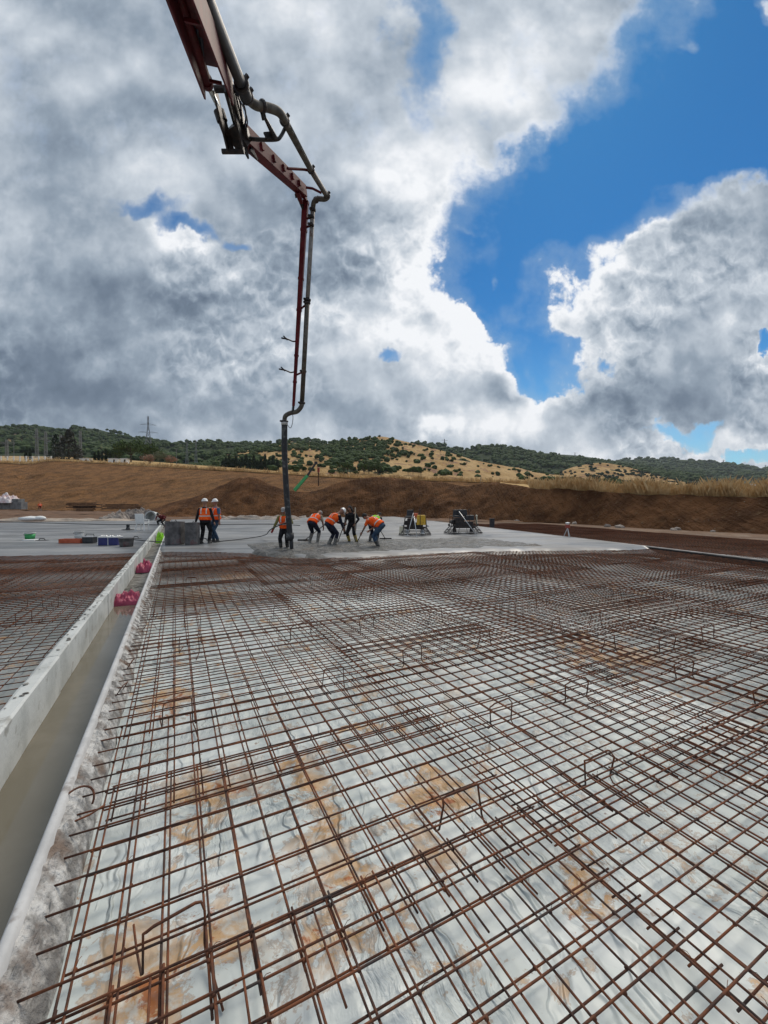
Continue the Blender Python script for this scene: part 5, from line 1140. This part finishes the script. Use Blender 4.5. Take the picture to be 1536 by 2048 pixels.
bucket(60, 1079, .20, .32, M_white, 'white bucket with green print standing on a white foam slab at the left', band=M_gb)
t = at('foam_slab', 61, 1081, ZS, R(12), 'thin white foam slab under the green printed bucket', 'foam slab'); m_ = MB(); m_.box((0, 0, .02), (.46, .34, .04)); m_.build('slab', M_white, t, bevel=.01)
bucket(158, 1077, .19, .34, M_white, 'plain white bucket behind the orange tray')
t = at('mortar_tray', 145, 1086, ZS, R(2), 'long orange mortar tray in front of the white bucket', 'tray'); m_ = MB()
for dx, dy, a, b in ((0, -.17, .84, .02), (0, .17, .84, .02), (-.42, 0, .02, .34), (.42, 0, .02, .34)): m_.box((dx, dy, .09), (a, b, .16))
m_.box((0, 0, .02), (.84, .34, .03)); m_.build('tray', mat('orange_tray', (.42, .08, .03), (.5, .11, .05), scale=5, rough=.6), t); m_ = MB(); m_.box((0, 0, .10), (.80, .31, .05)); m_.build('mortar', M_rough, t)
t = at('tool_box', 180, 1086, ZS, R(-4), 'black open tool box with grey rim right of the orange tray', 'tool box'); m_ = MB(); m_.box((0, 0, .13), (.42, .28, .24), top=1.08); m_.build('box', M_black, t, bevel=.015); m_ = MB(); m_.box((0, 0, .26), (.48, .32, .025)); m_.build('rim', M_alu, t); m_ = MB(); m_.tube([(-.18, 0, .27), (-.16, 0, .36), (.16, 0, .36), (.18, 0, .27)], .014, 6); m_.build('handle', M_black, t)
for px, lb in ((211, 'navy blue plastic crate with white rim, left of the blue pair'), (231, 'navy blue plastic crate with white rim, right of the blue pair beside the grey tub')):
    t = at('blue_crate', px, 1090, ZS, R(1), lb, 'crate', 'blue crates by the grey tub'); m_ = MB(); m_.box((0, 0, .15), (.36, .34, .30)); m_.build('body', M_bb, t, bevel=.02); m_ = MB(); m_.box((0, 0, .315), (.375, .355, .04)); m_.box((-.178, -.17, .15), (.02, .02, .31)); m_.build('rim', M_white, t, bevel=.006)
    m_ = MB()
    for q in range(5): m_.ball((-.12+.06*q, random.uniform(-.1, .1), .35), (.05, .04, .025), 8, 5)
    m_.build('contents', M_alu, t)
bucket(253, 1093, .25, .32, M_zinc, 'wide grey rubber tub with dark inside, right of the blue crates', lid=M_black)
for px, py, rz, lb in ((84, 1081, .2, 'steel trowel with dark handle lying right of the green printed bucket'), (272, 1077, -.1, 'flat dark trowel lying on the slab behind the grey tub')):
    t = at('hand_trowel', px, py, ZS, rz, lb, 'trowel'); m_ = MB(); m_.box((0, 0, .01), (.46, .14, .012)); m_.build('blade', M_darkm, t); m_ = MB(); m_.tube([(-.12, 0, .02), (-.08, 0, .09), (.08, 0, .09), (.12, 0, .02)], .018, 8); m_.build('handle', M_black, t)
t = at('white_sack', 62, 1043, ZS, R(8), 'crumpled white woven sack lying on the slab edge at the left', 'sack'); t.scale = (.6, .6, .62); m_ = MB(); m_.add([Vector((v.x*1.9, v.y*.8, max(0, v.z*.42+.36)))*(1+.25*noise.noise(v*2.3)) + Vector((0, 0, .05)) for v in IV], IF); m_.ball((1.3, 0, .45), (.9, .6, .42)); m_.build('sack', M_white, t, True)
# pink sheets in the trench
M_pinkc = mat('pink_plastic_film', (.32, .03, .085), (.46, .06, .13), scale=4, rough=.45, bump=.6, bscale=7, bdist=.03)
def heap(name, px, py, z, r, hgt, label, cat, m_, seed, rz=GROT):
    mb = MB(); n = 34
    for i in range(n+1):
        for j in range(n+1):
            x, y = lerp(-1, 1, i/n), lerp(-1, 1, j/n); e = max(0, 1-max(abs(x), abs(y))**3); f = abs(fbm((x*1.9+seed, y*1.9, 0), 5))
            mb.v.append((x*r[0]*(1+.12*fbm((y*2, seed, 0), 3)), y*r[1], e**.5*hgt*(.55+.9*f)))
    mb.f = [(i*(n+1)+j, (i+1)*(n+1)+j, (i+1)*(n+1)+j+1, i*(n+1)+j+1) for i in range(n) for j in range(n)]; mb.mi = [0]*len(mb.f)
    o = mb.build(name, m_, smooth=True, loc=PG(px, py, z), rz=rz); return tag(o, label, cat)
heap('pink_film', 256, 1205, -.27, (.235, .30), .22, 'crumpled pink plastic film plugging the trench at the water end, the nearer one', 'plastic film', M_pinkc, 3)
heap('pink_film', 291, 1141, -.28, (.22, .42), .26, 'crumpled pink plastic film heaped in the trench farther back', 'plastic film', M_pinkc, 9)
heap('debris_pile', 270, 1180, -.30, (.22, .30), .06, 'dark wet rubble lying in the trench between the two pink films', 'rubble', M_tfl, 5)
jk = heap('hi_vis_jacket', 320, 1086, -.18, (.20, .26), .42, 'bright lime hi-vis jacket hung over a frame in the trench', 'jacket', M_lime, 4); jk.scale = (.85, .8, 1.2)
t = empty('trench_frame', PG(320, 1085, -.25)); t.rotation_euler = (0, 0, GROT); tag(t, 'small timber frame across the trench in front of the lime jacket', 'timber frame'); 
for sx_ in (-.2, .2): m_ = MB(); m_.box((sx_, -.15, .18), (.04, .04, .38)); m_.build('post', mat('bare_wood', (.3, .26, .2)), t)
m_ = MB(); m_.box((0, -.15, .12), (.44, .05, .04)); m_.build('rail', MATS['bare_wood'], t)
t = at('white_board', 328, 1049, ZS, 0, 'white board lying across the trench beyond the lime jacket', 'board'); m_ = MB(); m_.box((0, 0, .03), (1.1, .22, .04)); m_.build('board', M_white, t, bevel=.005)
t = at('pipe_ring', 305, 1045, -.2, 0, 'pale concrete pipe ring lying on the dirt behind the white chair', 'pipe ring'); m_ = MB(); m_.lathe((0, 0, .55), [(.62, -.45), (.62, .45), (.5, .45), (.5, -.45), (.62, -.45)], 20, Matrix.Rotation(R(80), 3, 'X')); m_.build('ring', M_wall, t)
t = at('black_post', 984, 1055, ZS-.3, 0, 'short black post with square cap beyond the right power trowel', 'post'); m_ = MB(); m_.box((0, 0, .35), (.34, .34, .70)); m_.build('shaft', M_black, t, bevel=.01); m_ = MB(); m_.box((0, 0, .72), (.4, .4, .04)); m_.build('cap', M_darkm, t)
t = at('laser_level', 1135, 1073, ZS, 0, 'red and white laser level on a short tripod at the slab edge', 'laser level')
for k in range(3): a = 2*math.pi*k/3+.5; m_ = MB(); m_.tube([(0, 0, .42), (.17*math.cos(a), .17*math.sin(a), 0)], .018, 7); m_.build('leg', M_alu, t)
m_ = MB(); m_.box((0, 0, .50), (.18, .18, .16)); m_.build('housing', mat('dull_red', (.30, .05, .03), rough=.5), t, bevel=.015); m_ = MB(); m_.lathe((0, 0, .58), [(.05, 0), (.06, .06), (.11, .07), (.11, .10), (.02, .12)], 14); m_.build('head', M_white, t)
# rubble along the foot of the bank
M_rub = mat('pale_rubble', (.25, .21, .18), (.38, .33, .29), scale=2, rough=.95, bump=.6, bscale=9)
rm = random.Random(5)
def stone_mesh(s_): 
    m_ = MB(); r_ = random.Random(s_); m_.add([Vector((v.x*1.2, v.y, v.z*.7))*(1+.4*noise.noise(v*1.4+Vector((s_*3, 0, 0)))) for v in IV1], IF1); me = m_.mesh('stone'); me.materials.append(M_rub); return me
SM = [stone_mesh(i) for i in range(5)]
stones = []
for k in range(60):
    px = rm.choice([rm.uniform(452, 600), rm.uniform(600, 640), rm.uniform(440, 470), rm.uniform(195, 300)]) if k < 52 else rm.uniform(1000, 1500)
    stones.append((px, rm.uniform(.12, .42) if k > 8 else rm.uniform(.4, .7)))
stones.sort()
sc_ = {}
for k, (px, s_) in enumerate(stones):
    py = 1036.5+rm.uniform(-1.5, 1.0) if px < 900 else interp(foot_px, px)+rm.uniform(-1, 2)
    o = mobj('stone', SM[k % 5], None); o.location = PG(px, py+2.2, -.12) if px < 900 else PG(px, py, -.3); o.scale = (s_, s_, s_); o.rotation_euler = (rm.uniform(0, 1), 0, rm.uniform(0, 6))
    zk = 'left of the trench end' if px < 330 else ('behind the two white helmets' if px < 520 else ('behind the raking workers' if px < 900 else 'at the far right')); sz_ = 'large' if s_ > .4 else 'small'; sc_[zk, sz_] = sc_.get((zk, sz_), -1)+1
    tag(o, '%s pale rubble stone %s, %s of its size from left' % (sz_, zk, ORD[sc_[zk, sz_]]), 'stone', 'rubble stones at the foot of the bank')
heap('rubble_heap', 525, 1042, -.1, (4.2, 1.2), .62, 'low pale pinkish rubble ridge along the far edge of the slab', 'rubble', M_rub, 12, 0)
heap('rubble_heap', 270, 1040, -.1, (2.0, 1.6), 1.3, 'grey gravel heap behind the white chair', 'rubble', mat('grey_gravel', (.14, .12, .11), (.26, .23, .21), scale=5, rough=.95, bump=1, bscale=14, bdist=.1), 14, 0)
heap('boulder', 229, 1042, -.1, (1.3, .8), .85, 'rounded pale boulder on the dirt left of the gravel heap', 'boulder', M_rub, 15, 0)
heap('sand_ridge', 120, 1043, -.05, (7.5, 1.0), .32, 'long low pale sand ridge along the far left slab edge', 'sand', mat('pale_sand', (.38, .31, .25), (.46, .39, .32), scale=3, rough=.95), 17, 0)
for i, (px, w_, h_, lb) in enumerate([(12, 4.6, 1.7, 'grey concrete block wall stub at the left picture edge'), (38, 1.6, 1.2, 'small grey block right of the wall stub')]):
    t = empty('concrete_block', PY(px, 1019, 66), R(6)); tag(t, lb, 'concrete block'); m_ = MB(); m_.box((0, 0, h_/2), (w_, 1.4, h_)); m_.build('block', mat('dark_block', (.13, .135, .14), (.2, .205, .21), scale=2, rough=.9), t, bevel=.03)
heap('tarpaulin_heap', 6, 1008, .0, (1.9, 1.3), 1.3, 'white and pink tarpaulin heaped on the grey concrete block', 'tarpaulin', mat('pale_pink_film', (.6, .42, .42), (.75, .72, .72), scale=1.5, rough=.6), 21, 0).location = PY(8, 1006, 66)
for i, (a, b, z_, lb) in enumerate([(132, 200, 1010, 'long dark timber stack at the foot of the slope, upper left one'), (205, 285, 1013, 'long dark timber stack at the foot of the slope, right one'), (150, 190, 1017, 'short brown timber stack in front of the long ones')]):
    p0, p1 = PY(a, z_+6, 72), PY(b, z_+6, 72); t = empty('timber_stack', (p0+p1)/2); tag(t, lb, 'timber stack', 'timber stacks at the foot of the slope'); L = (p1-p0).length
    for k in range(4): m_ = MB(); m_.box((random.uniform(-.3, .3), 0, .12+.24*k), (L*random.uniform(.7, 1), .9, .18)); m_.build('board_layer', mat('dark_timber', (.06, .03, .018), (.13, .07, .04), scale=2, rough=.9), t)

# ------------------------------------------------------------------ crane behind the heap
cb = PY(590, 985, 71); t = empty('mobile_crane', cb); tag(t, 'green telescopic crane boom rising behind the soil heaps', 'crane'); M_grn = mat('crane_green', (.06, .38, .12), (.08, .45, .16), scale=2, rough=.5)
m_ = MB(); q1 = PY(615, 951, 71)-cb; q0 = PY(589, 981, 71)-cb; m_.beam(q0, q1, .62, .55, .50, .48); m_.build('boom_base', M_grn, t, bevel=.03)
m_ = MB(); q2 = PY(632, 926, 71)-cb; m_.beam(q1*.98, q2, .34, .34, .26, .26); m_.box(q2, (.5, .5, .5)); m_.build('boom_extension', M_black, t)
m_ = MB(); m_.box(q0+Vector((-.6, 2.4, -3.2)), (4.5, 2.2, 1.2)); m_.build('chassis', M_grn, t, bevel=.05)
m_ = MB(); q3 = PY(637, 930, 71)-cb; q4 = PY(637, 941, 71)-cb; m_.tube([q2, q3, q4], .03, 6); ro = m_.build('rope', M_darkm, t); m_ = MB(); m_.box(q4, (.36, .3, .62)); m_.tube([q4, q4-Vector((0, 0, .8))], .06, 6); m_.ball(q4+Vector((0, 0, .35)), .22); m_.build('hook_block', mat('dull_red', (.30, .05, .03)), t)
m_ = MB(); p_ = PY(637, 972, 71); m_.tube([(0, 0, 0), (0, 0, 2.2)], .10, 8); m_.box((0, 0, 2.2), (.3, .3, .12)); 
pt = m_.build('timber_post', mat('dark_timber', (.06, .03, .018)), loc=p_); tag(pt, 'dark upright post standing on the heap below the crane hook', 'post')

# ------------------------------------------------------------------ pylons, substation, fence
M_galv = mat('galvanised_lattice', (.16, .17, .18), (.22, .23, .24), scale=2, rough=.6, metal=.2)
def pylon(px, ytop, ybase, Y, w_, arms, label, r_=.16, name='power_pylon', sections=7, neck=.12):
    p = PY(px, ybase, Y); H = (ybase-ytop)*Y/F; t = empty(name, p, R(20)); tag(t, label, 'pylon'); b_ = MB()
    def wd(z): return w_*lerp(1, neck, min(1, z/(H*.72)))/2
    zs = [H*(1-(1-i/sections)**1.15) for i in range(sections+1)]; cs = ((-1, -1), (1, -1), (1, 1), (-1, 1))
    for a, b in cs: b_.tube([(a*wd(z), b*wd(z), z) for z in zs], [r_]*(len(zs)-1)+[r_*.5], 5)
    for z0, z1 in zip(zs, zs[1:]):
        for k in range(4):
            (a, b), (c, d) = cs[k], cs[(k+1) % 4]; b_.tube([(a*wd(z0), b*wd(z0), z0), (c*wd(z1), d*wd(z1), z1)], r_*.6, 4); b_.tube([(c*wd(z0), d*wd(z0), z0), (a*wd(z1), b*wd(z1), z1)], r_*.6, 4); b_.tube([(a*wd(z1), b*wd(z1), z1), (c*wd(z1), d*wd(z1), z1)], r_*.5, 4)
    b_.build('tower', M_galv, t)
    for (hz, hl) in arms:
        z = H*hz; m_ = MB(); x0 = wd(z)
        for s_ in (-1, 1):
            for yy in (-.6, .6): m_.tube([(s_*x0, yy*x0, z), (s_*hl, 0, z)], r_*.6, 4)
            m_.tube([(s_*x0, 0, z+H*.035), (s_*hl, 0, z)], r_*.6, 4); m_.tube([(s_*hl, 0, z), (s_*hl, 0, z-H*.03)], r_*.4, 4); m_.tube([(s_*hl*.6, 0, z), (s_*hl*.5, 0, z+H*.018)], r_*.4, 4)
        m_.build('cross_arm', M_galv, t)
    return t
pylon(297, 833, 918, 420, 9, ((.62, 8.8), (.80, 7.0)), 'tall lattice power pylon behind the broadleaf trees')
pylon(889, 878, 896, 1240, 10, ((.85, 11), (.6, 8)), 'distant lattice pylon on the ridge right of the golden hill', r_=.32, sections=5)
pylon(1447, 920, 934, 2250, 14, ((.92, 16), (.7, 8)), 'faint far lattice pylon on the bluish hill at the right', r_=.5, sections=4)
pylon(1531, 930, 944, 2250, 14, ((.92, 15), (.7, 9)), 'faint far lattice pylon nearest the right picture edge', r_=.5, sections=4)
pylon(1150, 905, 912, 3380, 16, ((.9, 26),), 'tiny lattice pylon on the farthest blue ridge', r_=.7, sections=3)
for i, (px, yt, lb) in enumerate([(74, 858, 'tall substation gantry tower, left of the gantry row'), (92, 864, 'second substation gantry tower from the left'), (108, 872, 'short substation gantry tower before the conifer'), (122, 871, 'substation gantry tower beside the narrow conifer'), (161, 862, 'lone substation tower right of the grey cedar')]):
    pylon(px, yt, 922, 250, 1.7, (), lb, r_=.10, name='gantry_tower', sections=8, neck=.55)
g_ = empty('gantry_beam', PY(74, 873, 250)); tag(g_, 'lattice gantry beam running from the tall towers toward the cedar', 'gantry beam'); m_ = MB(); a_, b_ = Vector((-2.5, 0, 0)), PY(120, 888, 250)-PY(74, 873, 250)
for o_ in (Vector((0, 0, .5)), Vector((0, 0, -.5))): m_.tube([a_+o_, b_+o_], .11, 4)
for k in range(16): m_.tube([a_.lerp(b_, k/16)+Vector((0, 0, .5 if k % 2 else -.5)), a_.lerp(b_, (k+1)/16)+Vector((0, 0, -.5 if k % 2 else .5))], .07, 4)
m_.build('lattice', M_galv, g_)
g_ = empty('gantry_beam', PY(0, 886, 250)); tag(g_, 'low lattice gantry beam at the left picture edge', 'gantry beam'); m_ = MB(); a_, b_ = Vector((-14, 0, 0)), Vector((9, 0, 0))
for o_ in (Vector((0, 0, .5)), Vector((0, 0, -.5))): m_.tube([a_+o_, b_+o_], .11, 4)
for k in range(16): m_.tube([a_.lerp(b_, k/16)+Vector((0, 0, .5 if k % 2 else -.5)), a_.lerp(b_, (k+1)/16)+Vector((0, 0, -.5 if k % 2 else .5))], .07, 4)
m_.build('lattice', M_galv, g_)
pylon(14, 880, 922, 250, 1.5, (), 'short substation tower under the low gantry beam at the left edge', r_=.10, name='gantry_tower', sections=7, neck=.7)
for px, yt, lb in ((374, 884, 'slim lattice mast, left of the linked pair right of the flowering bushes'), (392, 881, 'slim lattice mast, right of the linked pair beyond the flowering bushes')):
    pylon(px, yt, 930, 330, 2.0, ((.55, 2.6),), lb, r_=.12, name='lattice_mast', sections=7, neck=.4)
def lamp(px, yt, yb, Y, label, arm=1.2):
    p = PY(px, yb, Y); H = (yb-yt)*Y/F; t = empty('street_lamp', p); tag(t, label, 'street lamp'); m_ = MB(); m_.tube([(0, 0, 0), (0, 0, H)], [.13, .08], 8); m_.build('pole', M_galv, t); m_ = MB(); m_.tube([(0, 0, H), (arm, 0, H+.15)], .05, 6); m_.box((arm, 0, H+.12), (.7, .3, .15)); m_.box((-arm*.5, 0, H+.1), (.7, .3, .15)); m_.build('lamp_head', M_galv, t)
lamp(28, 881, 921, 230, 'grey street lamp standing in the substation left of the gantries'); lamp(353, 899, 930, 200, 'slim grey lamp post right of the pink flowering bushes', .4)
for px, Y, h_, lb in ((446, 60, 1.6, ''),): pass
t = empty('white_fence', PY(50, 922, 172)); tag(t, 'white post and rail fence along the substation at the left edge', 'fence'); o_ = t.location
for k in range(14):
    px = -60+k*12.5; m_ = MB(); q = PY(px, 923, 172)-o_; m_.box(q+Vector((0, 0, 1.1)), (.35, .35, 2.3)); m_.build('post', M_white, t)
for z in (.6, 1.3, 1.9): m_ = MB(); m_.beam(PY(-62, 923, 172)-o_+Vector((0, 0, z)), PY(102, 923, 172)-o_+Vector((0, 0, z)), .06, .14); m_.build('rail', M_white, t)
for px, w_, lb in ((228, 3.4, 'small white hut left of the wide broadleaf tree'), (250, 2.6, 'tiny white hut below the broadleaf trees'), (172, 3.8, 'low white picket panel right of the grey cedar')):
    t = empty('white_hut', PY(px, 927, 172)); tag(t, lb, 'hut'); m_ = MB(); m_.box((0, 0, .9), (w_, 2, 2.0)); m_.build('wall', M_white, t); m_ = MB(); m_.box((0, 0, 1.98), (w_+.4, 2.4, .16)); m_.build('roof', M_alu, t); m_ = MB(); m_.box((w_*.2, -1.02, .8), (.7, .06, 1.5)); m_.build('door', M_darkm, t)
# stakes in the dry grass
for px, py, lb in ((1190, 979, 'small wooden tripod stake in the grass on the right bank'), (962, 966, 'thin wooden stake at the lip of the bank')):
    Y = interp(topY, px)+1; t = empty('survey_stake', PY(px, py, Y)); tag(t, lb, 'stake')
    for k in range(3): a = k*2.1; m_ = MB(); m_.tube([(0, 0, 1.0), (.25*math.cos(a), .25*math.sin(a), -.1)], .018, 5); m_.build('leg', MATS['bare_wood'], t)
# ------------------------------------------------------------------ haze
hb = MB(); hb.box((0, 1800, 149.2), (8000, 4400, 301.6))
me = hb.mesh('haze'); ho_ = bpy.data.objects.new('haze', me); C.objects.link(ho_); ho_['kind'] = 'stuff'
hm = bpy.data.materials.new('haze'); hm.use_nodes = True; ht = hm.node_tree; ht.nodes.clear(); oo = ht.nodes.new('ShaderNodeOutputMaterial'); pv = ht.nodes.new('ShaderNodeVolumePrincipled')
pv.inputs['Color'].default_value = (.80, .88, 1, 1); pv.inputs['Density'].default_value = .00006; pv.inputs['Anisotropy'].default_value = .1; ht.links.new(pv.outputs[0], oo.inputs['Volume']); me.materials.append(hm)
